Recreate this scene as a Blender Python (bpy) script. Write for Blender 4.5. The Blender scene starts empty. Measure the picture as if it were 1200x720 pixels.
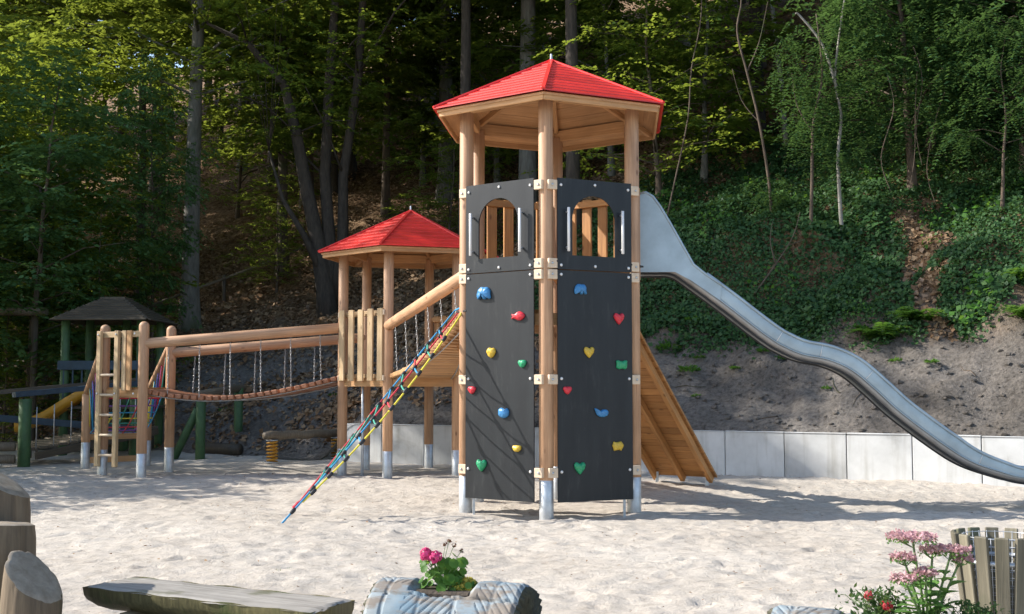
import bpy, bmesh, math, random
import numpy as np
from mathutils import Vector, Matrix
R = math.radians
rng = np.random.default_rng(7)
random.seed(7)
S = bpy.context.scene
COL = S.collection

# ------------------------------------------------------------------ camera
cam = bpy.data.cameras.new('camera')
cam.sensor_width = 36.0
cam.lens = 40.5
cam.clip_end = 600
camo = bpy.data.objects.new('camera', cam)
COL.objects.link(camo)
camo.location = (0, 0, 1.49)
camo.rotation_euler = (R(90 + 3.94), 0, 0)
S.camera = camo

# ------------------------------------------------------------------ sky and sun
SUN_EL = R(34)
SUN_TO = Vector((-1.0, 0.10, 0)).normalized()
w = bpy.data.worlds.new('World')
S.world = w
w.use_nodes = True
nt = w.node_tree
sky = nt.nodes.new('ShaderNodeTexSky')
sky.sky_type = 'NISHITA'
sky.sun_disc = False
sky.sun_elevation = SUN_EL
sky.sun_rotation = math.atan2(SUN_TO.x, SUN_TO.y)
bgn = nt.nodes['Background']
nt.links.new(sky.outputs[0], bgn.inputs[0])
bgn.inputs[1].default_value = 0.15
sun = bpy.data.lights.new('sun', 'SUN')
sun.energy = 4.2
sun.angle = R(0.55)
sun.color = (1.0, 0.95, 0.875)
suno = bpy.data.objects.new('sun', sun)
COL.objects.link(suno)
sd = Vector((SUN_TO.x * math.cos(SUN_EL), SUN_TO.y * math.cos(SUN_EL), math.sin(SUN_EL)))
suno.rotation_euler = (-sd).to_track_quat('-Z', 'Y').to_euler()
suno.location = (-20, 0, 20)
S.view_settings.view_transform = 'Standard'
S.view_settings.look = 'None'
S.view_settings.exposure = 1.0
S.view_settings.gamma = 1.0
S.view_settings.use_curve_mapping = False
S.render.engine = 'CYCLES'
S.cycles.max_bounces = 6
S.cycles.diffuse_bounces = 3
S.cycles.glossy_bounces = 3
S.cycles.transmission_bounces = 3

# ------------------------------------------------------------------ helpers
WM = {}
I4 = Matrix.Identity(4)


def tag(o, label, cat=None, group=None, kind=None):
    if label: o['label'] = label
    if cat: o['category'] = cat
    if group: o['group'] = group
    if kind: o['kind'] = kind
    return o


def place(o, M, parent=None):
    COL.objects.link(o)
    if parent is not None:
        o.parent = parent
        o.matrix_parent_inverse = WM[parent.name].inverted()
    o.matrix_basis = M
    WM[o.name] = M.copy()
    return o


def thing(name, label, cat, loc=(0, 0, 0), group=None):
    o = bpy.data.objects.new(name, None)
    o.empty_display_size = 0.2
    place(o, Matrix.Translation(loc))
    return tag(o, label, cat, group)


def mk(name, mesh, mat, M=I4, parent=None):
    if mat is not None and not mesh.materials:
        mesh.materials.append(mat)
    o = bpy.data.objects.new(name, mesh)
    return place(o, M, parent)


def copy_tree(o, M, parent=None):
    """copy of a thing with copies of its parts, moved by matrix M (for the root)"""
    c = o.copy()
    COL.objects.link(c)
    if parent is None:
        c.matrix_basis = M
        WM[c.name] = M.copy()
    else:
        c.parent = parent
    for ch in o.children:
        copy_tree(ch, None, c)
    return c


def fin(bm, name, smooth=False):
    me = bpy.data.meshes.new(name)
    bmesh.ops.recalc_face_normals(bm, faces=bm.faces)
    bm.to_mesh(me)
    bm.free()
    if smooth:
        me.polygons.foreach_set('use_smooth', [True] * len(me.polygons))
    return me


def pyd(name, v, f, smooth=False):
    me = bpy.data.meshes.new(name)
    me.from_pydata([tuple(a) for a in v], [], f)
    if smooth:
        me.polygons.foreach_set('use_smooth', [True] * len(me.polygons))
    me.update()
    return me


def quads_mesh(name, V):
    """V (N,4,3) -> mesh of loose quads"""
    V = np.asarray(V, dtype=np.float32)
    n = len(V)
    me = bpy.data.meshes.new(name)
    me.vertices.add(n * 4)
    me.vertices.foreach_set('co', V.reshape(-1))
    me.loops.add(n * 4)
    me.loops.foreach_set('vertex_index', np.arange(n * 4, dtype=np.int32))
    me.polygons.add(n)
    me.polygons.foreach_set('loop_start', np.arange(0, n * 4, 4, dtype=np.int32))
    me.update(calc_edges=True)
    return me


CACHE = {}


def box(wx, wy, l, mat, bev=0.006, seg=1):
    """box centred in x,y, 0..l in z"""
    k = ('b', round(wx, 4), round(wy, 4), round(l, 3), mat.name, bev, seg)
    if k in CACHE: return CACHE[k]
    bm = bmesh.new()
    bmesh.ops.create_cube(bm, size=1)
    for v in bm.verts:
        v.co = (v.co.x * wx, v.co.y * wy, (v.co.z + .5) * l)
    if bev:
        bmesh.ops.bevel(bm, geom=bm.edges[:], offset=bev, segments=seg, affect='EDGES', profile=0.5)
    me = fin(bm, 'box')
    me.materials.append(mat)
    CACHE[k] = me
    return me


def cyl(r0, r1, l, mat, n=20, dome=0.0, bev=0.004):
    """cylinder along z with optional rounded top"""
    k = ('c', round(r0, 4), round(r1, 4), round(l, 3), mat.name, n, dome, bev)
    if k in CACHE: return CACHE[k]
    prof = [(r0 - bev, 0), (r0, bev)]
    if dome:
        for i in range(6):
            a = i / 5 * math.pi / 2
            prof.append((max(r1 * math.cos(a), 0.0005), l - dome + dome * math.sin(a)))
    else:
        prof += [(r1, l - bev), (r1 - bev, l)]
    v, f = [], []
    for r, z in prof:
        for i in range(n):
            a = 2 * math.pi * i / n
            v.append((r * math.cos(a), r * math.sin(a), z))
    for j in range(len(prof) - 1):
        for i in range(n):
            f.append((j * n + i, j * n + (i + 1) % n, (j + 1) * n + (i + 1) % n, (j + 1) * n + i))
    f.append(tuple(range(n - 1, -1, -1)))
    m = (len(prof) - 1) * n
    f.append(tuple(range(m, m + n)))
    me = pyd('cyl', v, f)
    sm = [True] * (len(f) - 2) + [False, bool(dome)]
    me.polygons.foreach_set('use_smooth', sm)
    me.materials.append(mat)
    CACHE[k] = me
    return me


def frame(p0, p1, up=(0, 0, 1), roll=0):
    p0, p1 = Vector(p0), Vector(p1)
    z = (p1 - p0).normalized()
    u = Vector(up)
    if abs(z.dot(u)) > 0.98: u = Vector((0, 1, 0))
    x = u.cross(z).normalized()
    y = z.cross(x)
    M = Matrix(((x.x, y.x, z.x, p0.x), (x.y, y.y, z.y, p0.y), (x.z, y.z, z.z, p0.z), (0, 0, 0, 1)))
    if roll: M = M @ Matrix.Rotation(roll, 4, 'Z')
    return M


def beam(name, p0, p1, wx, wy, mat, parent, bev=0.006, up=(0, 0, 1)):
    """box beam: wx horizontal width, wy in the up direction"""
    L = (Vector(p1) - Vector(p0)).length
    return mk(name, box(wx, wy, L, mat, bev), None, frame(p0, p1, up), parent)


def pole(name, p0, p1, r, mat, parent, r1=None, dome=0, n=20):
    L = (Vector(p1) - Vector(p0)).length
    return mk(name, cyl(r, r if r1 is None else r1, L, mat, n, dome), None, frame(p0, p1), parent)


def tube_geo(pts, rad, n=6, v=None, f=None, cap=True):
    if v is None: v, f = [], []
    pts = [Vector(p) for p in pts]
    if not hasattr(rad, '__len__'): rad = [rad] * len(pts)
    b = len(v)
    prev = None
    for i, p in enumerate(pts):
        t = (pts[min(i + 1, len(pts) - 1)] - pts[max(i - 1, 0)])
        t = t.normalized() if t.length > 1e-9 else Vector((0, 0, 1))
        if prev is None:
            x = t.orthogonal().normalized()
        else:
            x = (prev - t * prev.dot(t))
            x = x.normalized() if x.length > 1e-6 else t.orthogonal().normalized()
        prev = x
        y = t.cross(x)
        for k in range(n):
            a = 2 * math.pi * k / n
            v.append(p + (x * math.cos(a) + y * math.sin(a)) * rad[i])
    for j in range(len(pts) - 1):
        for k in range(n):
            f.append((b + j * n + k, b + j * n + (k + 1) % n, b + (j + 1) * n + (k + 1) % n, b + (j + 1) * n + k))
    if cap:
        f.append(tuple(range(b + n - 1, b - 1, -1)))
        m = b + (len(pts) - 1) * n
        f.append(tuple(range(m, m + n)))
    return v, f


def tube(name, pts, rad, mat, parent=None, n=6, M=I4):
    v, f = tube_geo(pts, rad, n)
    me = pyd(name, v, f, True)
    me.materials.append(mat)
    return mk(name, me, None, M, parent)


def lerp(a, b, t): return Vector(a) * (1 - t) + Vector(b) * t


def catmull(P, m=8):
    out = []
    P = [Vector(p) for p in P]
    for i in range(len(P) - 1):
        p0, p1, p2, p3 = P[max(i - 1, 0)], P[i], P[i + 1], P[min(i + 2, len(P) - 1)]
        for k in range(m):
            t = k / m
            out.append(0.5 * ((2 * p1) + (p2 - p0) * t + (2 * p0 - 5 * p1 + 4 * p2 - p3) * t * t + (3 * p1 - p0 - 3 * p2 + p3) * t ** 3))
    out.append(P[-1])
    return out


def vnoise(x, y, scale, seed):
    """smooth value noise on arrays"""
    r = np.random.default_rng(seed)
    g = r.random((257, 257))
    xs, ys = x / scale + 1000.0, y / scale + 1000.0
    xi, yi = np.floor(xs).astype(int), np.floor(ys).astype(int)
    fx, fy = xs - xi, ys - yi
    fx, fy = fx * fx * (3 - 2 * fx), fy * fy * (3 - 2 * fy)
    a, b = g[xi % 257, yi % 257], g[(xi + 1) % 257, yi % 257]
    c, d = g[xi % 257, (yi + 1) % 257], g[(xi + 1) % 257, (yi + 1) % 257]
    return (a * (1 - fx) + b * fx) * (1 - fy) + (c * (1 - fx) + d * fx) * fy - 0.5


# ------------------------------------------------------------------ materials
def new_mat(name):
    m = bpy.data.materials.new(name)
    m.use_nodes = True
    n = m.node_tree
    return m, n, n.nodes['Principled BSDF'], n.links


def nd(n, t, **kw):
    o = n.nodes.new(t)
    for k, v in kw.items():
        if k.startswith('i_'): o.inputs[k[2:].replace('_', ' ')].default_value = v
        else: setattr(o, k, v)
    return o


def ramp(n, stops):
    r = n.nodes.new('ShaderNodeValToRGB')
    e = r.color_ramp.elements
    while len(e) < len(stops): e.new(0.5)
    for el, (p, c) in zip(e, stops):
        el.position = p
        el.color = (*c, 1)
    return r


def wood_mat(name, c1, c2, rough=0.62, grain=(26, 26, 1.1), bump=0.25, var=0.25, blotch=None, knots=False):
    m, n, b, L = new_mat(name)
    tc = nd(n, 'ShaderNodeTexCoord')
    oi = nd(n, 'ShaderNodeObjectInfo')
    mul = nd(n, 'ShaderNodeMath', operation='MULTIPLY'); mul.inputs[1].default_value = 61.0
    L.new(oi.outputs['Random'], mul.inputs[0])
    add = nd(n, 'ShaderNodeVectorMath', operation='ADD')
    L.new(tc.outputs['Object'], add.inputs[0]); L.new(mul.outputs[0], add.inputs[1])
    mp = nd(n, 'ShaderNodeMapping'); mp.inputs['Scale'].default_value = grain
    L.new(add.outputs[0], mp.inputs['Vector'])
    no = nd(n, 'ShaderNodeTexNoise', i_Scale=1.6, i_Detail=7.0, i_Roughness=0.65, i_Distortion=0.35)
    L.new(mp.outputs[0], no.inputs['Vector'])
    rp = ramp(n, [(0.3, c1), (0.52, tuple((a + d) / 2 for a, d in zip(c1, c2))), (0.7, c2)])
    L.new(no.outputs['Fac'], rp.inputs[0])
    n2 = nd(n, 'ShaderNodeTexNoise', i_Scale=1.7, i_Detail=3.0)
    L.new(add.outputs[0], n2.inputs['Vector'])
    hs = nd(n, 'ShaderNodeHueSaturation')
    mr = nd(n, 'ShaderNodeMapRange'); mr.inputs[1].default_value = 0.3; mr.inputs[2].default_value = 0.7
    mr.inputs[3].default_value = 1 - var; mr.inputs[4].default_value = 1 + var
    L.new(n2.outputs['Fac'], mr.inputs[0])
    ml = nd(n, 'ShaderNodeMath', operation='MULTIPLY')
    mr2 = nd(n, 'ShaderNodeMapRange'); mr2.inputs[3].default_value = 1 - var * .8; mr2.inputs[4].default_value = 1 + var * .6
    L.new(oi.outputs['Random'], mr2.inputs[0])
    L.new(mr.outputs[0], ml.inputs[0]); L.new(mr2.outputs[0], ml.inputs[1])
    L.new(ml.outputs[0], hs.inputs['Value'])
    L.new(rp.outputs[0], hs.inputs['Color'])
    out = hs.outputs[0]
    if knots:
        mpk = nd(n, 'ShaderNodeMapping'); mpk.inputs['Scale'].default_value = (grain[0] * 2.2, grain[1] * 2.2, grain[2] * .75)
        L.new(add.outputs[0], mpk.inputs['Vector'])
        nk = nd(n, 'ShaderNodeTexNoise', i_Scale=1.0, i_Detail=2.0); L.new(mpk.outputs[0], nk.inputs['Vector'])
        rk = ramp(n, [(0.67, (0, 0, 0)), (0.73, (0.75, 0.75, 0.75))]); L.new(nk.outputs['Fac'], rk.inputs[0])
        mpv = nd(n, 'ShaderNodeMapping'); mpv.inputs['Scale'].default_value = (5.5, 5.5, 2.6)
        L.new(add.outputs[0], mpv.inputs['Vector'])
        vk = nd(n, 'ShaderNodeTexVoronoi', i_Scale=1.0); L.new(mpv.outputs[0], vk.inputs['Vector'])
        rv = ramp(n, [(0.05, (0.8, 0.8, 0.8)), (0.13, (0, 0, 0))]); L.new(vk.outputs['Distance'], rv.inputs[0])
        mxk = nd(n, 'ShaderNodeMath', operation='MAXIMUM'); L.new(rk.outputs[0], mxk.inputs[0]); L.new(rv.outputs[0], mxk.inputs[1])
        mk_ = nd(n, 'ShaderNodeMix', data_type='RGBA'); L.new(mxk.outputs[0], mk_.inputs['Factor']); L.new(out, mk_.inputs['A'])
        mk_.inputs['B'].default_value = (c1[0] * .38, c1[1] * .32, c1[2] * .30, 1)
        out = mk_.outputs['Result']
    if blotch:
        n3 = nd(n, 'ShaderNodeTexNoise', i_Scale=blotch[1], i_Detail=5.0)
        L.new(add.outputs[0], n3.inputs['Vector'])
        r3 = ramp(n, [(blotch[2], (0, 0, 0)), (blotch[2] + 0.14, (1, 1, 1))])
        L.new(n3.outputs['Fac'], r3.inputs[0])
        mx = nd(n, 'ShaderNodeMix', data_type='RGBA')
        L.new(r3.outputs[0], mx.inputs['Factor'])
        L.new(out, mx.inputs['A']); mx.inputs['B'].default_value = (*blotch[0], 1)
        out = mx.outputs['Result']
    L.new(out, b.inputs['Base Color'])
    b.inputs['Roughness'].default_value = rough
    bp = nd(n, 'ShaderNodeBump', i_Strength=bump, i_Distance=0.01)
    L.new(no.outputs['Fac'], bp.inputs['Height']); L.new(bp.outputs[0], b.inputs['Normal'])
    return m


def plain_mat(name, col, rough=0.5, metal=0.0, var=0.12, scale=6.0, bump=0.0, bscale=60.0, spec=None):
    m, n, b, L = new_mat(name)
    tc = nd(n, 'ShaderNodeTexCoord')
    no = nd(n, 'ShaderNodeTexNoise', i_Scale=scale, i_Detail=6.0, i_Roughness=0.6)
    L.new(tc.outputs['Object'], no.inputs['Vector'])
    rp = ramp(n, [(0.3, tuple(c * (1 - var) for c in col)), (0.7, tuple(min(1, c * (1 + var)) for c in col))])
    L.new(no.outputs['Fac'], rp.inputs[0]); L.new(rp.outputs[0], b.inputs['Base Color'])
    rr = nd(n, 'ShaderNodeMapRange'); rr.inputs[3].default_value = max(rough - .1, .05); rr.inputs[4].default_value = min(rough + .12, 1)
    L.new(no.outputs['Fac'], rr.inputs[0]); L.new(rr.outputs[0], b.inputs['Roughness'])
    b.inputs['Metallic'].default_value = metal
    if spec is not None: b.inputs['Specular IOR Level'].default_value = spec
    if bump:
        n2 = nd(n, 'ShaderNodeTexNoise', i_Scale=bscale, i_Detail=4.0)
        L.new(tc.outputs['Object'], n2.inputs['Vector'])
        bp = nd(n, 'ShaderNodeBump', i_Strength=bump, i_Distance=0.01)
        L.new(n2.outputs['Fac'], bp.inputs['Height']); L.new(bp.outputs[0], b.inputs['Normal'])
    return m


def leaf_mat(name, cols, trans, tw=0.45, rough=0.5):
    """leaves: diffuse with a little gloss plus light coming through; colour varies leaf by leaf"""
    m, n, b, L = new_mat(name)
    g = nd(n, 'ShaderNodeNewGeometry')
    k = len(cols) - 1
    rp = ramp(n, [(i / k, c) for i, c in enumerate(cols)])
    L.new(g.outputs['Random Per Island'], rp.inputs[0])
    L.new(rp.outputs[0], b.inputs['Base Color'])
    b.inputs['Roughness'].default_value = rough
    b.inputs['Specular IOR Level'].default_value = 0.22
    tr = nd(n, 'ShaderNodeBsdfTranslucent')
    mxc = nd(n, 'ShaderNodeMix', data_type='RGBA')
    mxc.inputs['Factor'].default_value = 0.6
    L.new(rp.outputs[0], mxc.inputs['A']); mxc.inputs['B'].default_value = (*trans, 1)
    L.new(mxc.outputs['Result'], tr.inputs[0])
    ms = nd(n, 'ShaderNodeMixShader'); ms.inputs[0].default_value = tw
    L.new(b.outputs[0], ms.inputs[1]); L.new(tr.outputs[0], ms.inputs[2])
    L.new(ms.outputs[0], n.nodes['Material Output'].inputs[0])
    return m


M_POST = wood_mat('larch_round_wood', (0.375, 0.20, 0.105), (0.56, 0.34, 0.20), var=0.15, knots=True)
M_LARCH = wood_mat('larch_sawn_wood', (0.40, 0.205, 0.08), (0.57, 0.33, 0.155), var=0.16, knots=True)
M_PALE = wood_mat('pale_sawn_larch', (0.42, 0.28, 0.14), (0.60, 0.43, 0.25), var=0.18, knots=True)
M_ORANGE = wood_mat('orange_larch_boards', (0.36, 0.16, 0.05), (0.53, 0.265, 0.09), var=0.18, knots=True)
M_SOFFIT = wood_mat('larch_soffit_boards', (0.40, 0.21, 0.09), (0.56, 0.33, 0.16), grain=(1.0, 22, 22), var=0.14)
M_REDPLANK = wood_mat('reddish_bridge_planks', (0.27, 0.105, 0.05), (0.42, 0.19, 0.10), var=0.2)
M_CLAMP = plain_mat('cream_plywood_clamp', (0.62, 0.48, 0.34), 0.6, var=0.1, scale=14)
M_STEEL = plain_mat('galvanised_steel', (0.50, 0.52, 0.54), 0.48, 0.75, var=0.22, scale=9, bump=0.04)
M_CHUTE = plain_mat('slide_stainless_sheet', (0.36, 0.435, 0.48), 0.50, 0.45, var=0.18, scale=3.2, bump=0.03, bscale=20)
M_SKIRT = plain_mat('slide_lower_sheet', (0.34, 0.33, 0.32), 0.45, 0.6, var=0.2, scale=5)  # brownish grey imitates soil reflected in the underside
M_BOLT = plain_mat('white_bolt_cap', (0.72, 0.70, 0.68), 0.35, 0.2, var=0.05)
M_RUBBER = plain_mat('black_rubber', (0.02, 0.02, 0.022), 0.6)
M_RED = plain_mat('red_painted_slats', (0.70, 0.028, 0.022), 0.40, var=0.16, scale=4, bump=0.05, bscale=30)
_n = M_RED.node_tree; _b = _n.nodes['Principled BSDF']; _src = _b.inputs['Base Color'].links[0].from_socket
_oi = nd(_n, 'ShaderNodeObjectInfo'); _mr = nd(_n, 'ShaderNodeMapRange'); _mr.inputs[3].default_value = .80; _mr.inputs[4].default_value = 1.12
_n.links.new(_oi.outputs['Random'], _mr.inputs[0])
_hs = nd(_n, 'ShaderNodeHueSaturation'); _n.links.new(_mr.outputs[0], _hs.inputs['Value']); _n.links.new(_src, _hs.inputs['Color'])
_tc = nd(_n, 'ShaderNodeTexCoord'); _no = nd(_n, 'ShaderNodeTexNoise', i_Scale=26.0, i_Detail=5.0, i_Roughness=.7); _n.links.new(_tc.outputs['Object'], _no.inputs['Vector'])
_rp = ramp(_n, [(.62, (0, 0, 0)), (.74, (.75, .75, .75))]); _n.links.new(_no.outputs['Fac'], _rp.inputs[0])
_mx = nd(_n, 'ShaderNodeMix', data_type='RGBA'); _n.links.new(_rp.outputs[0], _mx.inputs['Factor']); _n.links.new(_hs.outputs[0], _mx.inputs['A']); _mx.inputs['B'].default_value = (.30, .10, .07, 1)
_n.links.new(_mx.outputs['Result'], _b.inputs['Base Color'])
M_CHAIN = plain_mat('chain_steel', (0.42, 0.42, 0.42), 0.42, 0.8)
M_GREENPOST = plain_mat('green_painted_post', (0.045, 0.10, 0.035), 0.6, var=0.3, scale=5)
M_BLUEBOARD = plain_mat('dark_blue_painted_board', (0.025, 0.05, 0.075), 0.55, var=0.3, scale=5)
M_YELLOW = plain_mat('yellow_plastic', (0.55, 0.26, 0.02), 0.45)
M_DARKWOOD = wood_mat('dark_brown_old_wood', (0.045, 0.034, 0.022), (0.105, 0.080, 0.052), var=0.25)
M_OLDLOG = wood_mat('old_grey_brown_log', (0.10, 0.075, 0.05), (0.22, 0.17, 0.115), var=0.2, bump=0.5)
ROPE = {k: plain_mat(k + '_rope', c, 0.7, var=0.15, scale=60, bump=0.4, bscale=160) for k, c in
        dict(red=(0.55, 0.03, 0.05), blue=(0.03, 0.26, 0.48), yellow=(0.70, 0.58, 0.05), green=(0.05, 0.30, 0.22), violet=(0.18, 0.06, 0.30)).items()}
HOLD = {k: plain_mat(k + '_resin_hold', c, 0.32, var=0.12, scale=9, bump=0.1, bscale=40) for k, c in
        dict(red=(0.60, 0.03, 0.045), blue=(0.045, 0.20, 0.42), yellow=(0.58, 0.38, 0.04), green=(0.02, 0.28, 0.12)).items()}


def hpl_mat():
    m, n, b, L = new_mat('anthracite_laminate_panel')
    tc = nd(n, 'ShaderNodeTexCoord')
    no = nd(n, 'ShaderNodeTexNoise', i_Scale=1.1, i_Detail=6.0)
    mp = nd(n, 'ShaderNodeMapping'); mp.inputs['Scale'].default_value = (6, 6, 0.9)
    L.new(tc.outputs['Object'], mp.inputs[0]); L.new(mp.outputs[0], no.inputs['Vector'])
    rp = ramp(n, [(0.35, (0.008, 0.010, 0.013)), (0.72, (0.015, 0.018, 0.021))])
    L.new(no.outputs['Fac'], rp.inputs[0])
    # scuffs of dry sand left by shoes
    n2 = nd(n, 'ShaderNodeTexNoise', i_Scale=3.5, i_Detail=9.0, i_Roughness=0.7)
    mp2 = nd(n, 'ShaderNodeMapping'); mp2.inputs['Scale'].default_value = (3.5, 3.5, 0.7)
    L.new(tc.outputs['Object'], mp2.inputs[0]); L.new(mp2.outputs[0], n2.inputs['Vector'])
    r2 = ramp(n, [(0.55, (0, 0, 0)), (0.80, (0.5, 0.5, 0.5))])
    L.new(n2.outputs['Fac'], r2.inputs[0])
    mx = nd(n, 'ShaderNodeMix', data_type='RGBA')
    L.new(r2.outputs[0], mx.inputs['Factor']); L.new(rp.outputs[0], mx.inputs['A']); mx.inputs['B'].default_value = (0.07, 0.068, 0.066, 1)
    L.new(mx.outputs['Result'], b.inputs['Base Color'])
    b.inputs['Roughness'].default_value = 0.45
    b.inputs['Specular IOR Level'].default_value = 0.36
    n3 = nd(n, 'ShaderNodeTexNoise', i_Scale=220.0)
    L.new(tc.outputs['Object'], n3.inputs['Vector'])
    bp = nd(n, 'ShaderNodeBump', i_Strength=0.08, i_Distance=0.004)
    L.new(n3.outputs['Fac'], bp.inputs['Height']); L.new(bp.outputs[0], b.inputs['Normal'])
    return m


M_HPL = hpl_mat()


def sand_mat():
    m, n, b, L = new_mat('pale_play_sand')
    tc = nd(n, 'ShaderNodeTexCoord')
    a = nd(n, 'ShaderNodeTexNoise', i_Scale=0.55, i_Detail=5.0)
    c = nd(n, 'ShaderNodeTexNoise', i_Scale=9.0, i_Detail=8.0, i_Roughness=0.7)
    d = nd(n, 'ShaderNodeTexNoise', i_Scale=140.0, i_Detail=4.0, i_Roughness=0.8)
    for q in (a, c, d): L.new(tc.outputs['Object'], q.inputs['Vector'])
    r1 = ramp(n, [(0.3, (0.445, 0.395, 0.335)), (0.7, (0.54, 0.49, 0.425))])
    L.new(a.outputs['Fac'], r1.inputs[0])
    r2 = ramp(n, [(0.32, (0.74, 0.72, 0.70)), (0.5, (1, 1, 1)), (0.72, (1.1, 1.09, 1.08))])
    L.new(c.outputs['Fac'], r2.inputs[0])
    mx = nd(n, 'ShaderNodeMix', data_type='RGBA', blend_type='MULTIPLY'); mx.inputs['Factor'].default_value = 1
    L.new(r1.outputs[0], mx.inputs['A']); L.new(r2.outputs[0], mx.inputs['B'])
    r3 = ramp(n, [(0.30, (0.55, 0.52, 0.50)), (0.42, (1, 1, 1)), (0.75, (1.08, 1.08, 1.08))])
    L.new(d.outputs['Fac'], r3.inputs[0])
    mx2 = nd(n, 'ShaderNodeMix', data_type='RGBA', blend_type='MULTIPLY'); mx2.inputs['Factor'].default_value = 1
    L.new(mx.outputs['Result'], mx2.inputs['A']); L.new(r3.outputs[0], mx2.inputs['B'])
    L.new(mx2.outputs['Result'], b.inputs['Base Color'])
    b.inputs['Roughness'].default_value = 0.95
    b.inputs['Specular IOR Level'].default_value = 0.1
    e_ = nd(n, 'ShaderNodeTexNoise', i_Scale=28.0, i_Detail=6.0, i_Roughness=0.7); L.new(tc.outputs['Object'], e_.inputs['Vector'])
    b0 = nd(n, 'ShaderNodeBump', i_Strength=0.55, i_Distance=0.03); L.new(e_.outputs['Fac'], b0.inputs['Height'])
    b1 = nd(n, 'ShaderNodeBump', i_Strength=0.5, i_Distance=0.05); L.new(b0.outputs[0], b1.inputs['Normal'])
    L.new(c.outputs['Fac'], b1.inputs['Height'])
    b2 = nd(n, 'ShaderNodeBump', i_Strength=0.5, i_Distance=0.008)
    L.new(d.outputs['Fac'], b2.inputs['Height']); L.new(b1.outputs[0], b2.inputs['Normal'])
    L.new(b2.outputs[0], b.inputs['Normal'])
    return m


def soil_mat():
    m, n, b, L = new_mat('bare_grey_brown_soil')
    tc = nd(n, 'ShaderNodeTexCoord')
    a = nd(n, 'ShaderNodeTexNoise', i_Scale=0.7, i_Detail=8.0, i_Roughness=0.65)
    c = nd(n, 'ShaderNodeTexNoise', i_Scale=14.0, i_Detail=8.0, i_Roughness=0.75)
    for q in (a, c): L.new(tc.outputs['Object'], q.inputs['Vector'])
    r1 = ramp(n, [(0.3, (0.125, 0.110, 0.094)), (0.5, (0.190, 0.170, 0.150)), (0.72, (0.255, 0.233, 0.210))])
    L.new(a.outputs['Fac'], r1.inputs[0])
    r2 = ramp(n, [(0.34, (0.5, 0.48, 0.46)), (0.5, (1, 1, 1)), (0.68, (1.5, 1.45, 1.4))])
    L.new(c.outputs['Fac'], r2.inputs[0])
    mx = nd(n, 'ShaderNodeMix', data_type='RGBA', blend_type='MULTIPLY'); mx.inputs['Factor'].default_value = 1
    L.new(r1.outputs[0], mx.inputs['A']); L.new(r2.outputs[0], mx.inputs['B'])
    # brown forest floor takes over from the bare soil higher up the slope
    sp_ = nd(n, 'ShaderNodeSeparateXYZ'); L.new(tc.outputs['Object'], sp_.inputs[0])
    ad_ = nd(n, 'ShaderNodeMath', operation='MULTIPLY_ADD'); L.new(a.outputs['Fac'], ad_.inputs[0]); ad_.inputs[1].default_value = 3.0; L.new(sp_.outputs[2], ad_.inputs[2])
    fm_ = nd(n, 'ShaderNodeMapRange'); fm_.inputs[1].default_value = 3.6; fm_.inputs[2].default_value = 5.0; L.new(ad_.outputs[0], fm_.inputs[0])
    fl2 = nd(n, 'ShaderNodeTexVoronoi', i_Scale=11.0); L.new(tc.outputs['Object'], fl2.inputs['Vector'])
    fr2 = ramp(n, [(0.0, (0.10, 0.058, 0.030)), (0.45, (0.19, 0.115, 0.062)), (1.0, (0.31, 0.21, 0.125))])
    sx_ = nd(n, 'ShaderNodeSeparateColor'); L.new(fl2.outputs['Color'], sx_.inputs[0]); L.new(sx_.outputs[0], fr2.inputs[0])
    mxf = nd(n, 'ShaderNodeMix', data_type='RGBA'); L.new(fm_.outputs[0], mxf.inputs['Factor']); L.new(mx.outputs['Result'], mxf.inputs['A']); L.new(fr2.outputs[0], mxf.inputs['B'])
    L.new(mxf.outputs['Result'], b.inputs['Base Color'])
    b.inputs['Roughness'].default_value = 0.95
    b.inputs['Specular IOR Level'].default_value = 0.15
    bp = nd(n, 'ShaderNodeBump', i_Strength=1.0, i_Distance=0.10)
    L.new(c.outputs['Fac'], bp.inputs['Height']); L.new(bp.outputs[0], b.inputs['Normal'])
    return m


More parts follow.
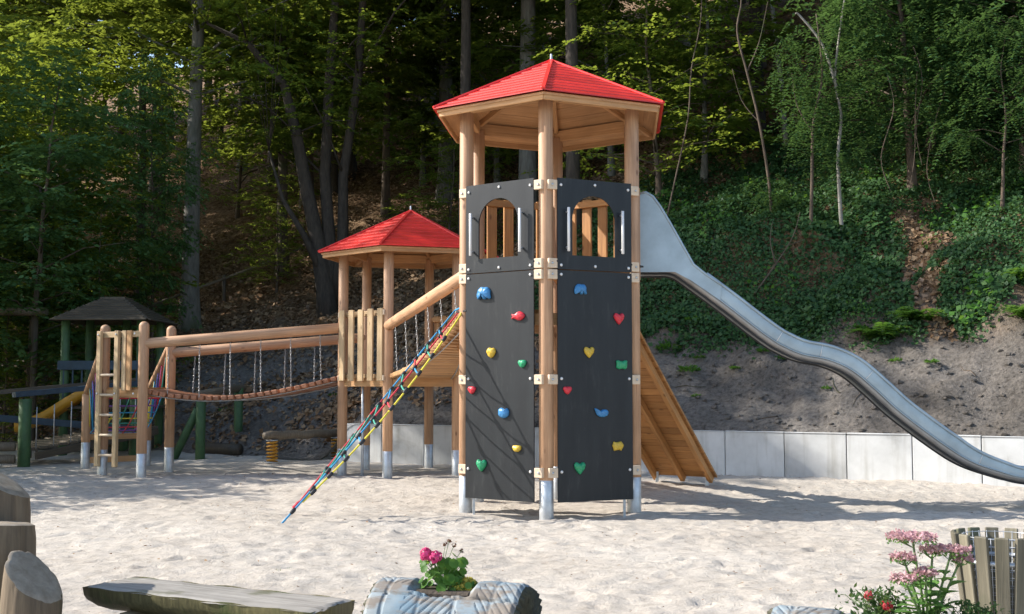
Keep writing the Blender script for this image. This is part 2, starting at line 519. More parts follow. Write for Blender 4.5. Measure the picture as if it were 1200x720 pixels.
def concrete_mat():
    m, n, b, L = new_mat('light_concrete')
    tc = nd(n, 'ShaderNodeTexCoord')
    oi = nd(n, 'ShaderNodeObjectInfo')
    ad = nd(n, 'ShaderNodeVectorMath', operation='ADD')
    ml = nd(n, 'ShaderNodeMath', operation='MULTIPLY'); ml.inputs[1].default_value = 37
    L.new(oi.outputs['Random'], ml.inputs[0]); L.new(tc.outputs['Object'], ad.inputs[0]); L.new(ml.outputs[0], ad.inputs[1])
    a = nd(n, 'ShaderNodeTexNoise', i_Scale=2.2, i_Detail=8.0, i_Roughness=0.62)
    L.new(ad.outputs[0], a.inputs['Vector'])
    r1 = ramp(n, [(0.22, (0.36, 0.35, 0.32)), (0.42, (0.52, 0.52, 0.505)), (0.7, (0.63, 0.63, 0.615))])
    L.new(a.outputs['Fac'], r1.inputs[0])
    mps = nd(n, 'ShaderNodeMapping'); mps.inputs['Scale'].default_value = (7, 7, .7)
    L.new(ad.outputs[0], mps.inputs[0])
    st = nd(n, 'ShaderNodeTexNoise', i_Scale=1.3, i_Detail=5.0); L.new(mps.outputs[0], st.inputs['Vector'])
    rs_ = ramp(n, [(0.52, (1, 1, 1)), (0.78, (0.74, 0.72, 0.68))]); L.new(st.outputs['Fac'], rs_.inputs[0])
    mxs = nd(n, 'ShaderNodeMix', data_type='RGBA', blend_type='MULTIPLY'); mxs.inputs['Factor'].default_value = 1
    L.new(r1.outputs[0], mxs.inputs['A']); L.new(rs_.outputs[0], mxs.inputs['B'])
    tn = nd(n, 'ShaderNodeMapRange'); tn.inputs[3].default_value = .88; tn.inputs[4].default_value = 1.1
    L.new(oi.outputs['Random'], tn.inputs[0])
    hv = nd(n, 'ShaderNodeHueSaturation'); L.new(tn.outputs[0], hv.inputs['Value']); L.new(mxs.outputs['Result'], hv.inputs['Color'])
    L.new(hv.outputs[0], b.inputs['Base Color'])
    b.inputs['Roughness'].default_value = 0.8
    c = nd(n, 'ShaderNodeTexNoise', i_Scale=60.0, i_Detail=4.0)
    L.new(ad.outputs[0], c.inputs['Vector'])
    bp = nd(n, 'ShaderNodeBump', i_Strength=0.15, i_Distance=0.004)
    L.new(c.outputs['Fac'], bp.inputs['Height']); L.new(bp.outputs[0], b.inputs['Normal'])
    return m


def bark_mat(name, c1, c2, moss=None):
    m, n, b, L = new_mat(name)
    tc = nd(n, 'ShaderNodeTexCoord')
    mp = nd(n, 'ShaderNodeMapping'); mp.inputs['Scale'].default_value = (7, 7, 1.6)
    L.new(tc.outputs['Object'], mp.inputs[0])
    a = nd(n, 'ShaderNodeTexNoise', i_Scale=2.0, i_Detail=8.0, i_Roughness=0.7)
    L.new(mp.outputs[0], a.inputs['Vector'])
    r1 = ramp(n, [(0.3, c1), (0.7, c2)])
    L.new(a.outputs['Fac'], r1.inputs[0])
    out = r1.outputs[0]
    if moss:
        q = nd(n, 'ShaderNodeTexNoise', i_Scale=0.8, i_Detail=4.0)
        L.new(tc.outputs['Object'], q.inputs['Vector'])
        r2 = ramp(n, [(0.52, (0, 0, 0)), (0.66, (0.8, 0.8, 0.8))])
        L.new(q.outputs['Fac'], r2.inputs[0])
        mx = nd(n, 'ShaderNodeMix', data_type='RGBA')
        L.new(r2.outputs[0], mx.inputs['Factor']); L.new(out, mx.inputs['A']); mx.inputs['B'].default_value = (*moss, 1)
        out = mx.outputs['Result']
    L.new(out, b.inputs['Base Color'])
    b.inputs['Roughness'].default_value = 0.9
    bp = nd(n, 'ShaderNodeBump', i_Strength=0.7, i_Distance=0.04)
    L.new(a.outputs['Fac'], bp.inputs['Height']); L.new(bp.outputs[0], b.inputs['Normal'])
    return m


M_SAND, M_SOIL, M_CONC = sand_mat(), soil_mat(), concrete_mat()
M_BARK_GREY = bark_mat('smooth_grey_beech_bark', (0.085, 0.080, 0.068), (0.21, 0.20, 0.17), (0.05, 0.07, 0.025))
M_BARK_DARK = bark_mat('dark_rough_bark', (0.022, 0.017, 0.012), (0.075, 0.058, 0.043))
M_BARK_BROWN = bark_mat('brown_bark', (0.05, 0.036, 0.024), (0.14, 0.10, 0.07), (0.045, 0.06, 0.02))
M_BARK_PALE = bark_mat('pale_birch_bark', (0.16, 0.145, 0.12), (0.36, 0.34, 0.30))
M_LEAF_BEECH = leaf_mat('beech_leaves', [(0.040, 0.085, 0.018), (0.07, 0.13, 0.024), (0.10, 0.165, 0.028), (0.055, 0.11, 0.024)], (0.48, 0.56, 0.06), 0.5)
M_LEAF_TALL = leaf_mat('canopy_leaves', [(0.028, 0.062, 0.016), (0.05, 0.092, 0.02), (0.07, 0.12, 0.022)], (0.45, 0.52, 0.06), 0.48)
M_LEAF_ROB = leaf_mat('robinia_leaflets', [(0.022, 0.064, 0.030), (0.038, 0.095, 0.038), (0.055, 0.12, 0.042)], (0.20, 0.34, 0.07), 0.32)
M_LEAF_IVY = leaf_mat('ivy_leaves', [(0.018, 0.054, 0.020), (0.034, 0.086, 0.027), (0.056, 0.122, 0.036), (0.024, 0.066, 0.022)], (0.16, 0.28, 0.05), 0.22, 0.55)
M_LEAF_FERN = leaf_mat('bright_weed_leaves', [(0.045, 0.13, 0.02), (0.075, 0.19, 0.03), (0.06, 0.16, 0.028)], (0.26, 0.45, 0.05), 0.4)
M_LITTER = leaf_mat('dry_fallen_leaves', [(0.12, 0.072, 0.038), (0.23, 0.14, 0.075), (0.36, 0.25, 0.15), (0.17, 0.09, 0.043), (0.28, 0.20, 0.14)], (0.25, 0.15, 0.07), 0.1, 0.8)

# ------------------------------------------------------------------ terrain
WD = Vector((0.874, -0.485)).normalized()       # along the retaining wall, towards the right
WN = Vector((0.485, 0.874)).normalized()        # away from the sand
WO = Vector((3.556, 19.351))                    # a joint of the wall on the ground


def perp(x, y): return (x - WO.x) * WN.x + (y - WO.y) * WN.y
def along(x, y): return (x - WO.x) * WD.x + (y - WO.y) * WD.y


def sstep(a, b, x):
    t = np.clip((x - a) / (b - a), 0, 1)
    return t * t * (3 - 2 * t)


def hill(x, y, rough=True):
    x, y = np.asarray(x, float), np.asarray(y, float)
    p, s = perp(x, y), along(x, y)
    wz = 0.735 * sstep(-8.6, -7.6, s)
    pp = np.maximum(p - 0.05 - (1 - sstep(-10.5, -8.0, s)) * 0.3, 0)
    left = 1 - sstep(-12, -4, s)
    sl = 0.80 - 0.26 * left
    z = wz + sl * np.minimum(pp, 4.6) + 0.52 * np.clip(pp - 4.6, 0, 200)
    z = z - 0.10 * np.clip(pp - 40, 0, 100)
    am = np.clip(pp / 3.0, 0, 1)
    z = z + am * (0.9 * vnoise(x, y, 5.0, 11) + 0.35 * vnoise(x, y, 1.7, 12))
    if rough:
        a2 = np.clip(pp / 0.5, 0, 1)
        z = z + a2 * (0.34 * vnoise(x, y, 0.75, 13) + 0.20 * vnoise(x, y, 0.33, 14) + 0.07 * vnoise(x, y, 0.15, 15))
    return np.where(p < -0.02, -0.45, z)


def hz(x, y): return float(hill(np.array([x]), np.array([y]))[0])


def grid_mesh(name, P):
    a, b = P.shape[:2]
    me = bpy.data.meshes.new(name)
    me.vertices.add(a * b)
    me.vertices.foreach_set('co', P.astype(np.float32).reshape(-1))
    i = np.arange(a * b).reshape(a, b)
    q = np.stack([i[:-1, :-1], i[1:, :-1], i[1:, 1:], i[:-1, 1:]], -1).reshape(-1, 4)
    n = len(q)
    me.loops.add(n * 4)
    me.loops.foreach_set('vertex_index', q.astype(np.int32).reshape(-1))
    me.polygons.add(n)
    me.polygons.foreach_set('loop_start', np.arange(0, n * 4, 4, dtype=np.int32))
    me.polygons.foreach_set('use_smooth', np.ones(n, dtype=bool))
    me.update(calc_edges=True)
    return me


# the ground sheet below everything, out to the horizon
gx = np.array([-400, -60, 60, 400.0]); gy = np.array([-400, -40, 60, 400.0])
P = np.zeros((4, 4, 3)); P[..., 0] = gx[:, None]; P[..., 1] = gy[None, :]; P[..., 2] = -0.5
mk('ground', grid_mesh('ground', P), M_SOIL)['kind'] = 'structure'

# sand with footprints
xs = np.concatenate([np.linspace(-40, -10.2, 30), np.arange(-10, 10.01, 0.055), np.linspace(10.3, 40, 30)])
ys = np.concatenate([np.linspace(-30, 4.0, 24), np.arange(4.1, 15.0, 0.045), np.arange(15.0, 29, 0.10), np.linspace(29.3, 45, 12)])
X, Y = np.meshgrid(xs, ys, indexing='ij')
Z = 0.09 * vnoise(X, Y, 2.6, 1) + 0.035 * vnoise(X, Y, 0.9, 2)
pits = vnoise(X, Y, 0.33, 3)
Z += -0.10 * np.clip(np.abs(pits) * -1 + 0.18, 0, 1) * 0.6 + 0.018 * vnoise(X, Y, 0.20, 4) + 0.022 * vnoise(X, Y, 0.115, 5)
rfp = np.random.default_rng(44)
for _ in range(1500):
    fx_, fy_, fa = rfp.uniform(-8.5, 8.5), 5 + 15 * rfp.random() ** .9, rfp.uniform(0, 6.28)
    fl_, fw_ = rfp.uniform(.09, .15), rfp.uniform(.045, .07)
    i0, i1 = np.searchsorted(xs, (fx_ - .4, fx_ + .4)); j0, j1 = np.searchsorted(ys, (fy_ - .4, fy_ + .4))
    dx_, dy_ = X[i0:i1, j0:j1] - fx_, Y[i0:i1, j0:j1] - fy_
    q = ((dx_ * math.cos(fa) + dy_ * math.sin(fa)) / fl_) ** 2 + ((-dx_ * math.sin(fa) + dy_ * math.cos(fa)) / fw_) ** 2
    Z[i0:i1, j0:j1] += rfp.uniform(.5, 1) * (-.023 * np.exp(-q ** 2) + .013 * np.exp(-(np.sqrt(q) - 1.5) ** 2 * 5))
# scooped hollow at the foot of the rope ladder and ladder
Z -= 0.05 * np.exp(-(((X + 6.6) / 0.5) ** 2 + ((Y - 19.0) / 0.4) ** 2))
# hollows dug out below the climbing panels
Z -= 0.06 * np.exp(-(((X - 0.0) / 0.45) ** 2 + ((Y - 13.72) / 0.22) ** 2)) + 0.06 * np.exp(-(((X - 0.95) / 0.5) ** 2 + ((Y - 13.66) / 0.2) ** 2))
P = np.stack([X, Y, Z], -1)
mk('sand', grid_mesh('sand', P), M_SAND)['kind'] = 'structure'

# wooded hillside behind: rows run along the wall, columns go up the slope
aa = np.concatenate([np.linspace(-150, -24, 40), np.arange(-23, 9.0, 0.09), np.linspace(9.3, 90, 40)])
pq = np.concatenate([np.arange(-0.01, 5.5, 0.075), np.arange(5.6, 14, 0.22), np.linspace(14.5, 130, 60)])
A, Q = np.meshgrid(aa, pq, indexing='ij')
X = WO.x + A * WD.x + Q * WN.x
Y = WO.y + A * WD.y + Q * WN.y
Z = hill(X, Y)
mk('hillside', grid_mesh('hillside', np.stack([X, Y, Z], -1)), M_SOIL)['kind'] = 'structure'

# ------------------------------------------------------------------ retaining wall of concrete panels
wall = thing('retaining_wall', 'low retaining wall of pale concrete panels at the foot of the bare bank', 'wall', (WO.x, WO.y, 0))
pm = box(0.988, 0.12, 1.05, M_CONC, 0.008, 2)
for i in range(-8, 6):
    c = WO + WD * (i + 0.5) + WN * 0.06
    Mx = Matrix.Translation((c.x, c.y, -0.30 + random.uniform(-.006, .006))) @ Matrix.Rotation(math.atan2(WD.y, WD.x) + random.uniform(-.006, .006), 4, 'Z')
    mk('wall_panel', pm, None, Mx, wall)

# ------------------------------------------------------------------ shared playground pieces
def hexpts(c, r, phi):
    """posts of a six-sided tower: front, right front, right back, back, left back, left front"""
    return [Vector((c[0] + r * math.cos(R(a - phi)), c[1] + r * math.sin(R(a - phi)), 0)) for a in (-90, -30, 30, 90, 150, 210)]


def steel_post(parent, x, y, ztop, r=0.085, foot=0.42, dome=0.0, mat=None):
    pole('post', (x, y, foot), (x, y, ztop), r, mat or M_POST, parent, dome=dome, n=24)
    pole('post_foot', (x, y, -0.3), (x, y, foot + 0.02), r * 0.98, M_STEEL, parent, n=24)


def roof6(parent, c, phi, rp, re, ze, za, nrow=10):
    """six-sided roof of red slats on boards, re = corner radius of the eaves"""
    T = Matrix.Translation((c[0], c[1], 0))
    ap = re * math.cos(R(30))
    # boarded underside
    v = []
    for dz in (0.0, -0.028):
        v.append((0, 0, za + dz - 0.01))
        for k in range(6):
            a = R(-90 + 60 * k)
            v.append((re * 0.985 * math.cos(a), re * 0.985 * math.sin(a), ze + dz - 0.01))
    f = []
    for k in range(6):
        a, b = 1 + k, 1 + (k + 1) % 6
        f += [(0, a, b), (7, 7 + b, 7 + a), (a, 7 + a, 7 + b, b)]
    me = pyd('roof', v, f); me.materials.append(M_SOFFIT)
    roof = mk('roof', me, None, T @ Matrix.Rotation(R(-phi), 4, 'Z'), parent)
    sl = (za - ze) / ap
    rows = []
    for i in range(nrow):
        a, b = i / nrow, (i + 1) / nrow + 0.018
        a = max(a, 0.012)
        vv = []
        for (fr, up) in ((a, 0.012), (b, 0.025)):
            d = ap * fr
            h = d * math.tan(R(30)) - 0.004
            zz = za - sl * d
            for t in (0.0, 0.016):
                vv += [(-h, d, zz + up + t - 0.012), (h, d, zz + up + t - 0.012)]
        ff = [(0, 1, 5, 4), (2, 6, 7, 3), (4, 5, 7, 6), (0, 2, 3, 1), (0, 4, 6, 2), (1, 3, 7, 5)]
        m = pyd('roof_slat', vv, ff); m.materials.append(M_RED); rows.append(m)
    soff = []
    for i in range(8):
        a, b = max(i / 8, .03), (i + 1) / 8 - .006
        vv = []
        for fr_ in (a, b):
            d = ap * .98 * fr_; h = d * math.tan(R(30)) - .004; zz = za - sl * d - .034
            for t in (0.0, -0.016): vv += [(-h, d, zz + t - .008), (h, d, zz + t - .008)]
        m = pyd('soffit_board', vv, [(0, 1, 5, 4), (2, 6, 7, 3), (4, 5, 7, 6), (0, 2, 3, 1), (0, 4, 6, 2), (1, 3, 7, 5)]); m.materials.append(M_SOFFIT); soff.append(m)
    for k in range(6):
        Mr = T @ Matrix.Rotation(R(-phi + 30 + 60 * k), 4, 'Z')
        for m in rows: mk('roof_slat', m, None, Mr, roof)
        for m in soff: mk('soffit_board', m, None, Mr, roof)
        a = R(-90 - phi + 60 * k)
        e = Vector((c[0] + (re + 0.03) * math.cos(a), c[1] + (re + 0.03) * math.sin(a), ze + 0.02))
        beam('hip_cap', (c[0], c[1], za + 0.028), e, 0.055, 0.028, M_RED, roof, 0.006)
        b = R(-90 - phi + 60 * (k + 1))
        # fascia, ring beam and rafter
        p = lambda rr, an, z: Vector((c[0] + rr * math.cos(an), c[1] + rr * math.sin(an), z))
        zs = lambda rr: za - (za - ze) * rr / re
        beam('fascia', p(re - .06, a, zs(re - .06) - 0.085), p(re - .06, b, zs(re - .06) - 0.085), 0.028, 0.075, M_LARCH, parent)
        beam('ring_beam', p(rp, a, zs(rp) - 0.15), p(rp, b, zs(rp) - 0.15), 0.06, 0.15, M_LARCH, parent)
        beam('rafter', p(0.06, a, zs(0.06) - 0.09), p(re - .12, a, zs(re - .12) - 0.09), 0.06, 0.09, M_LARCH, parent)
    pole('finial', (c[0], c[1], za), (c[0], c[1], za + 0.11), 0.02, M_STEEL, roof, r1=0.012, n=10)
    return roof


def slat_fence(parent, a, b, z0, z1, n, mat, wd=0.11, off=0.0, rail=True, inset=0.12):
    """vertical boards between two posts with two rails"""
    d = (b - a); L = d.length; d = d / L
    nn = Vector((d.y, -d.x, 0))
    a2, b2 = a + d * 0.06, b - d * 0.06
    if rail:
        for z in (z0 + 0.07, z1 - 0.07):
            beam('rail', a2 + Vector((0, 0, z)), b2 + Vector((0, 0, z)), 0.045, 0.09, mat, parent)
    for i in range(n):
        t = inset + (L - 2 * inset) * (i / (n - 1)) if n > 1 else L / 2
        q = a + d * t + nn * (0.045 + off)
        Mx = Matrix.Translation((q.x, q.y, z0 + random.uniform(-.01, .01))) @ Matrix.Rotation(math.atan2(d.y, d.x), 4, 'Z')
        mk('slat', box(wd, 0.035, z1 - z0, mat, 0.006), None, Mx, parent)


def clamp_block(parent, post, toward, z, out=0.10, h=0.115):
    """pale clamp block between a post and a panel edge, with its bolt"""
    d = (toward - post); d.z = 0; d.normalize()
    nrm = Vector((d.y, -d.x, 0))
    c = post + d * 0.035 + nrm * 0.098
    Mx = Matrix.Translation((c.x, c.y, z - h / 2)) @ Matrix.Rotation(math.atan2(d.y, d.x), 4, 'Z')
    b = mk('clamp', box(0.115, 0.055, h, M_CLAMP, 0.008, 2), None, Mx, parent)
    q = c + nrm * 0.028 - d * 0.012
    mk('bolt', cyl(0.016, 0.011, 0.014, M_STEEL, 10), None, frame(q + Vector((0, 0, z)), q + nrm + Vector((0, 0, z))), b)


# ------------------------------------------------------------------ tall climbing tower
TC = (0.509, 14.675)
PH = 5.3
HP = hexpts(TC, 1.18, PH)
tower = thing('climbing_tower', 'tall hexagonal larch tower with dark climbing panels and a red slatted roof', 'play tower', (TC[0], TC[1], 0))
for q in HP:
    steel_post(tower, q.x, q.y, 4.93, 0.086, 0.40)
roof6(tower, TC, PH, 1.18, 1.60, 4.90, 5.68, 11)


def deck(parent, pts, z, th=0.05):
    bm = bmesh.new()
    f = bm.faces.new([bm.verts.new((p.x, p.y, z)) for p in pts])
    r = bmesh.ops.extrude_face_region(bm, geom=[f])
    for v in r['geom']:
        if isinstance(v, bmesh.types.BMVert): v.co.z -= th
    me = fin(bm, 'deck'); me.materials.append(M_ORANGE)
    return mk('deck', me, None, I4, parent)


c3 = Vector((TC[0], TC[1], 0))
inn = [c3 + (q - c3) * 0.96 for q in HP]
deck(tower, [inn[0], inn[1], inn[2], inn[3]], 2.93)
deck(tower, [inn[3], inn[4], inn[5], inn[0]], 2.40)
for i, j, z in ((0, 1, 2.90), (5, 0, 2.90), (1, 2, 2.88), (2, 3, 2.36), (3, 4, 2.36), (4, 5, 2.36), (5, 0, 2.36), (0, 1, 2.36)):
    beam('deck_beam', lerp(HP[i], HP[j], 0.06) + Vector((0, 0, z - 0.08)), lerp(HP[i], HP[j], 0.94) + Vector((0, 0, z - 0.08)), 0.06, 0.14, M_LARCH, tower)
for q in (HP[0], HP[5], HP[1]):
    d = (q - c3).normalized()
    mk('rubber_edge', box(0.30, 0.20, 0.022, M_RUBBER, 0.003), None, Matrix.Translation((q.x - d.x * .03, q.y - d.y * .03, 2.945 if q is not HP[5] else 2.40)) @ Matrix.Rotation(math.atan2(d.y, d.x) + math.pi / 2, 4, 'Z'), tower)
# fences at the back, seen through the windows
slat_fence(tower, HP[2], HP[3], 2.98, 4.03, 4, M_ORANGE, 0.14, inset=0.22)
slat_fence(tower, HP[3], HP[4], 2.98, 4.03, 4, M_ORANGE, 0.14, inset=0.22)
beam('rail', HP[5] + Vector((0, 0, 3.86)), HP[4] + Vector((0, 0, 3.86)), 0.05, 0.09, M_LARCH, tower)
beam('rail', HP[1] + Vector((0, 0, 3.86)), HP[2] + Vector((0, 0, 3.86)), 0.05, 0.09, M_LARCH, tower)


def panel_mesh(w, h, th, hole=None):
    bm = bmesh.new()
    def quad(p): bm.faces.new([get(a) for a in p])
    vs = {}
    def get(a):
        k = (round(a[0], 4), round(a[1], 4))
        if k not in vs: vs[k] = bm.verts.new((a[0], 0, a[1]))
        return vs[k]
    if not hole:
        quad([(0, 0), (w, 0), (w, h), (0, h)])
    else:
        x0, x1, z0, zc = hole
        r = (x1 - x0) / 2; xc = (x0 + x1) / 2
        quad([(0, 0), (x0, 0), (x0, z0), (0, z0)]); quad([(x0, 0), (x1, 0), (x1, z0), (x0, z0)]); quad([(x1, 0), (w, 0), (w, z0), (x1, z0)])
        quad([(0, z0), (x0, z0), (x0, zc), (0, zc)]); quad([(x1, z0), (w, z0), (w, zc), (x1, zc)])
        n = 24
        arc = [(xc - r * math.cos(math.pi * i / n), zc + r * math.sin(math.pi * i / n)) for i in range(n + 1)]
        def outer(i):
            a = math.pi * i / n
            if i == 0: return (0, zc)
            if i == n: return (w, zc)
            dx, dz = -math.cos(a), math.sin(a)
            t = (h - zc) / dz
            if dx: t = min(t, ((w - xc) if dx > 0 else xc) / abs(dx))
            return (xc + dx * t, zc + dz * t)
        for i in range(n):
            a, b = outer(i), outer(i + 1)
            poly = [a, b, arc[i + 1], arc[i]]
            if a[1] < h - 1e-6 and a[0] < 1e-6 and b[1] > h - 1e-6: poly = [a, (0, h), b, arc[i + 1], arc[i]]
            if b[1] < h - 1e-6 and b[0] > w - 1e-6 and a[1] > h - 1e-6: poly = [a, (w, h), b, arc[i + 1], arc[i]]
            quad(poly)
    bmesh.ops.recalc_face_normals(bm, faces=bm.faces)
    r = bmesh.ops.extrude_face_region(bm, geom=bm.faces[:])
    for v in r['geom']:
        if isinstance(v, bmesh.types.BMVert): v.co.y += th
    return fin(bm, 'panel')


M_UP = panel_mesh(1.0, 1.08, 0.019, (0.195, 0.775, 0.17, 0.60)); M_UP.materials.append(M_HPL)
M_LO = panel_mesh(1.0, 2.70, 0.019); M_LO.materials.append(M_HPL)
HB = cyl(0.019, 0.013, 0.016, M_BOLT, 12)

SHAPES = {
    'heart': [(0, -1), (.35, -.62), (.78, -.1), (.95, .4), (.75, .82), (.38, .85), (0, .52), (-.38, .85), (-.75, .82), (-.95, .4), (-.78, -.1), (-.35, -.62)],
    'elephant': [(-1.1, -.8), (-.75, -.85), (-.6, -.3), (-.2, -.35), (-.15, -.85), (.3, -.85), (.4, -.3), (.75, -.85), (1.1, -.75), (.95, -.1), (1.0, .35), (.6, .8), (0, .75), (-.5, .85), (-.95, .5), (-1.2, -.1)],
    'fish': [(-1.3, .45), (-1.1, 0), (-1.3, -.5), (-.75, -.3), (-.2, -.65), (.5, -.7), (1.1, -.3), (1.3, .15), (1.0, .5), (.4, .8), (-.2, .65), (-.7, .25)],
    'whale': [(-1.4, .75), (-1.1, .2), (-.9, -.35), (-.3, -.7), (.4, -.75), (1.1, -.5), (1.35, .05), (1.0, .5), (.3, .55), (-.3, .3), (-.8, .3), (-1.0, .7)],
    'frog': [(-1.1, -.6), (-.6, -.9), (0, -.7), (.6, -.9), (1.1, -.6), (1.0, .1), (1.15, .6), (.7, .75), (.35, .55), (-.35, .55), (-.7, .75), (-1.15, .6), (-1.0, .1)],
    'turtle': [(-1.2, .15), (-.95, .5), (-.9, .85), (-.5, .7), (.2, .75), (.6, .9), (.85, .55), (1.2, .1), (.85, -.4), (.65, -.85), (.2, -.65), (-.4, -.7), (-.85, -.8), (-.9, -.35)],
    'shell': [(0, -.95), (.5, -.6), (.9, .1), (.85, .55), (.45, .85), (.1, .7), (-.3, .9), (-.8, .65), (-.95, .1), (-.6, -.55)],
    'wedge': [(0, -.85), (.55, -.55), (1, .3), (.8, .65), (0, .7), (-.8, .65), (-1, .3), (-.55, -.55)],
    'chunk': [(-1, -.3), (-.5, -.8), (.3, -.85), (.9, -.5), (1.05, .2), (.7, .75), (.2, .5), (-.4, .8), (-.95, .5)],
    'half': [(-1, .5), (-.9, -.2), (-.4, -.7), (.4, -.7), (.95, -.2), (1, .5)]}


def hold_mesh(shape, s, mat):
    k = ('h', shape, s, mat.name)
    if k in CACHE: return CACHE[k]
    o = [Vector((x, z)) for x, z in SHAPES[shape]]
    o2 = []
    for i in range(len(o)):
        o2 += [o[i] * 0.85 + (o[i - 1] + o[(i + 1) % len(o)]) * 0.075, (o[i] + o[(i + 1) % len(o)]) / 2]
    c = sum(o2, Vector((0, 0))) / len(o2)
    v, f = [], []
    lay = [(1.0, 0), (1.04, .28), (.93, .62), (.68, .88), (.35, 1.0)]
    n = len(o2)
    for sc, d in lay:
        for i, p in enumerate(o2):
            q = c + (p - c) * sc
            v.append((q.x * s, -d * s * 0.62 * (1 + 0.12 * math.sin(i * 2.1)), q.y * s))
    for j in range(len(lay) - 1):
        for i in range(n): f.append((j * n + i, j * n + (i + 1) % n, (j + 1) * n + (i + 1) % n, (j + 1) * n + i))
    f.append(tuple(range((len(lay) - 1) * n, len(lay) * n)))
    me = pyd('hold', v, f, True); me.materials.append(mat)
    bm = bmesh.new(); bm.from_mesh(me); bmesh.ops.recalc_face_normals(bm, faces=bm.faces); bm.to_mesh(me); bm.free()
    CACHE[k] = me
    return me


HOLDS = {0: [(161, 62, 'elephant', 'blue', .088), (257, 132, 'fish', 'red', .072), (181, 232, 'shell', 'yellow', .07), (268, 264, 'wedge', 'green', .06), (126, 337, 'wedge', 'red', .06), (216, 400, 'chunk', 'blue', .075), (253, 497, 'half', 'yellow', .062), (154, 549, 'heart', 'green', .078)],
         1: [(435, 57, 'elephant', 'blue', .072), (545, 136, 'heart', 'red', .075), (458, 232, 'heart', 'yellow', .072), (552, 265, 'frog', 'green', .068), (396, 337, 'wedge', 'red', .058), (493, 400, 'whale', 'blue', .07), (540, 494, 'turtle', 'yellow', .066), (430, 551, 'heart', 'green', .078)]}
for pi, (a, b, x0, x1) in enumerate(((HP[5], HP[0], 107, 299), (HP[0], HP[1], 370, 584))):
    d = (b - a).normalized()
    nrm = Vector((d.y, -d.x, 0))
    o = a + d * 0.09 + nrm * 0.128
    ang = math.atan2(d.y, d.x)
    F = Matrix.Translation((o.x, o.y, 0)) @ Matrix.Rotation(ang, 4, 'Z')     # x along the panel, -y outwards
    up = mk('window_panel', M_UP, None, F @ Matrix.Translation((0, 0, 2.862)), tower)
    lo = mk('climbing_panel', M_LO, None, F @ Matrix.Translation((0, 0, 0.15)), tower)
    def out(x, z): return F @ Matrix.Translation((x, 0, z)) @ Matrix.Rotation(R(90), 4, 'X')
    for x, z in ((.045, 3.86), (.5, 3.885), (.955, 3.86), (.045, 2.91), (.5, 2.91), (.955, 2.91)): mk('bolt', HB, None, out(x, z), up)
    for x, z in ((.045, 2.80), (.955, 2.80), (.045, 1.58), (.955, 1.58), (.045, .50), (.955, .50)): mk('bolt', HB, None, out(x, z), lo)
    for hx in (0.115, 0.845):
        h = mk('handle', cyl(0.017, 0.017, 0.52, M_BOLT, 12), None, F @ Matrix.Translation((hx, -0.062, 3.07)), up)
        for z in (3.12, 3.54): mk('handle_stud', cyl(0.014, 0.011, 0.07, M_STEEL, 10), None, out(hx, z), h)
    for x, y, sh, co, s in HOLDS[pi]:
        fx = (x - x0) / (x1 - x0)
        # the near edge of a receding panel takes more of the picture
        fx = fx * (1.03 - 0.03 * fx) if pi == 0 else fx * (0.98 + 0.02 * fx)
        z = 0.15 + 2.70 * (1 - (y - 6) / 637)
        mk('climbing_hold', hold_mesh(sh, s, HOLD[co]), None, F @ Matrix.Translation((fx, 0, z)), lo)
    for z in (3.86, 2.93, 2.80, 1.57, 0.49):
        clamp_block(tower, a, b, z)
        dd = (a - b).normalized()
        c = b + dd * 0.035 + nrm * 0.098
        blk = mk('clamp', box(0.115, 0.055, 0.115, M_CLAMP, 0.008, 2), None, Matrix.Translation((c.x, c.y, z - .0575)) @ Matrix.Rotation(ang, 4, 'Z'), tower)
        q = c + nrm * 0.028 + Vector((0, 0, z)) - dd * 0.01
        mk('bolt', cyl(0.016, 0.011, 0.014, M_STEEL, 10), None, frame(q, q + nrm), blk)
    for z in (0.13,):
        for t in ((0.10,) if pi == 0 else (0.90,)):
            q = a + d * (0.09 + t) + nrm * 0.09
            mk('panel_bracket', box(0.03, 0.03, 0.30, M_STEEL, 0.003), None, Matrix.Translation((q.x, q.y, -0.1)), tower)

# ------------------------------------------------------------------ climbing ramp behind the tall tower
fn = Vector((math.cos(R(54.7)), math.sin(R(54.7)), 0)); ft = Vector((fn.y, -fn.x, 0))
fc = (HP[2] + HP[3]) / 2
rt, rb = fc + fn * 0.05 + Vector((0, 0, 2.38)), fc + fn * 2.62 + Vector((0, 0, 0.10))
ramp_o = thing('climbing_ramp', 'orange board ramp leaning from the tall tower down to the sand', 'ramp', (rb.x, rb.y, 0))
rd = (rb - rt).normalized()
rup = ft.cross(rd); rup = rup if rup.z > 0 else -rup
RL = (rb - rt).length
nb = 24
for i in range(nb):
    q = rt + rd * (RL * (i + .5) / nb)
    beam('board', q - ft * 0.54 + rup * 0.05, q + ft * 0.54 + rup * 0.05, RL / nb - 0.008, 0.035, M_ORANGE, ramp_o, 0.004, up=rup)
for s in (-0.46, 0.0, 0.46):
    beam('joist', rt + ft * s - rup * 0.02, rb + ft * s - rup * 0.02, 0.07, 0.10, M_ORANGE, ramp_o, 0.006, up=rup)
for i in range(9):
    q = rt + rd * (RL * (i + .7) / 9.4) + ft * 0.5 + rup * 0.10
    mk('foot_cleat', box(0.05, 0.05, 0.30, M_ORANGE, 0.006), None, frame(q - ft * 0.32, q - ft * 0.02), ramp_o)
for s in (-0.42, 0.42):
    q = rb + ft * s - rd * 0.10
    beam('ramp_leg', (q.x, q.y, -0.2), (q.x, q.y, q.z + 0.02), 0.05, 0.012, M_STEEL, ramp_o, 0.002)

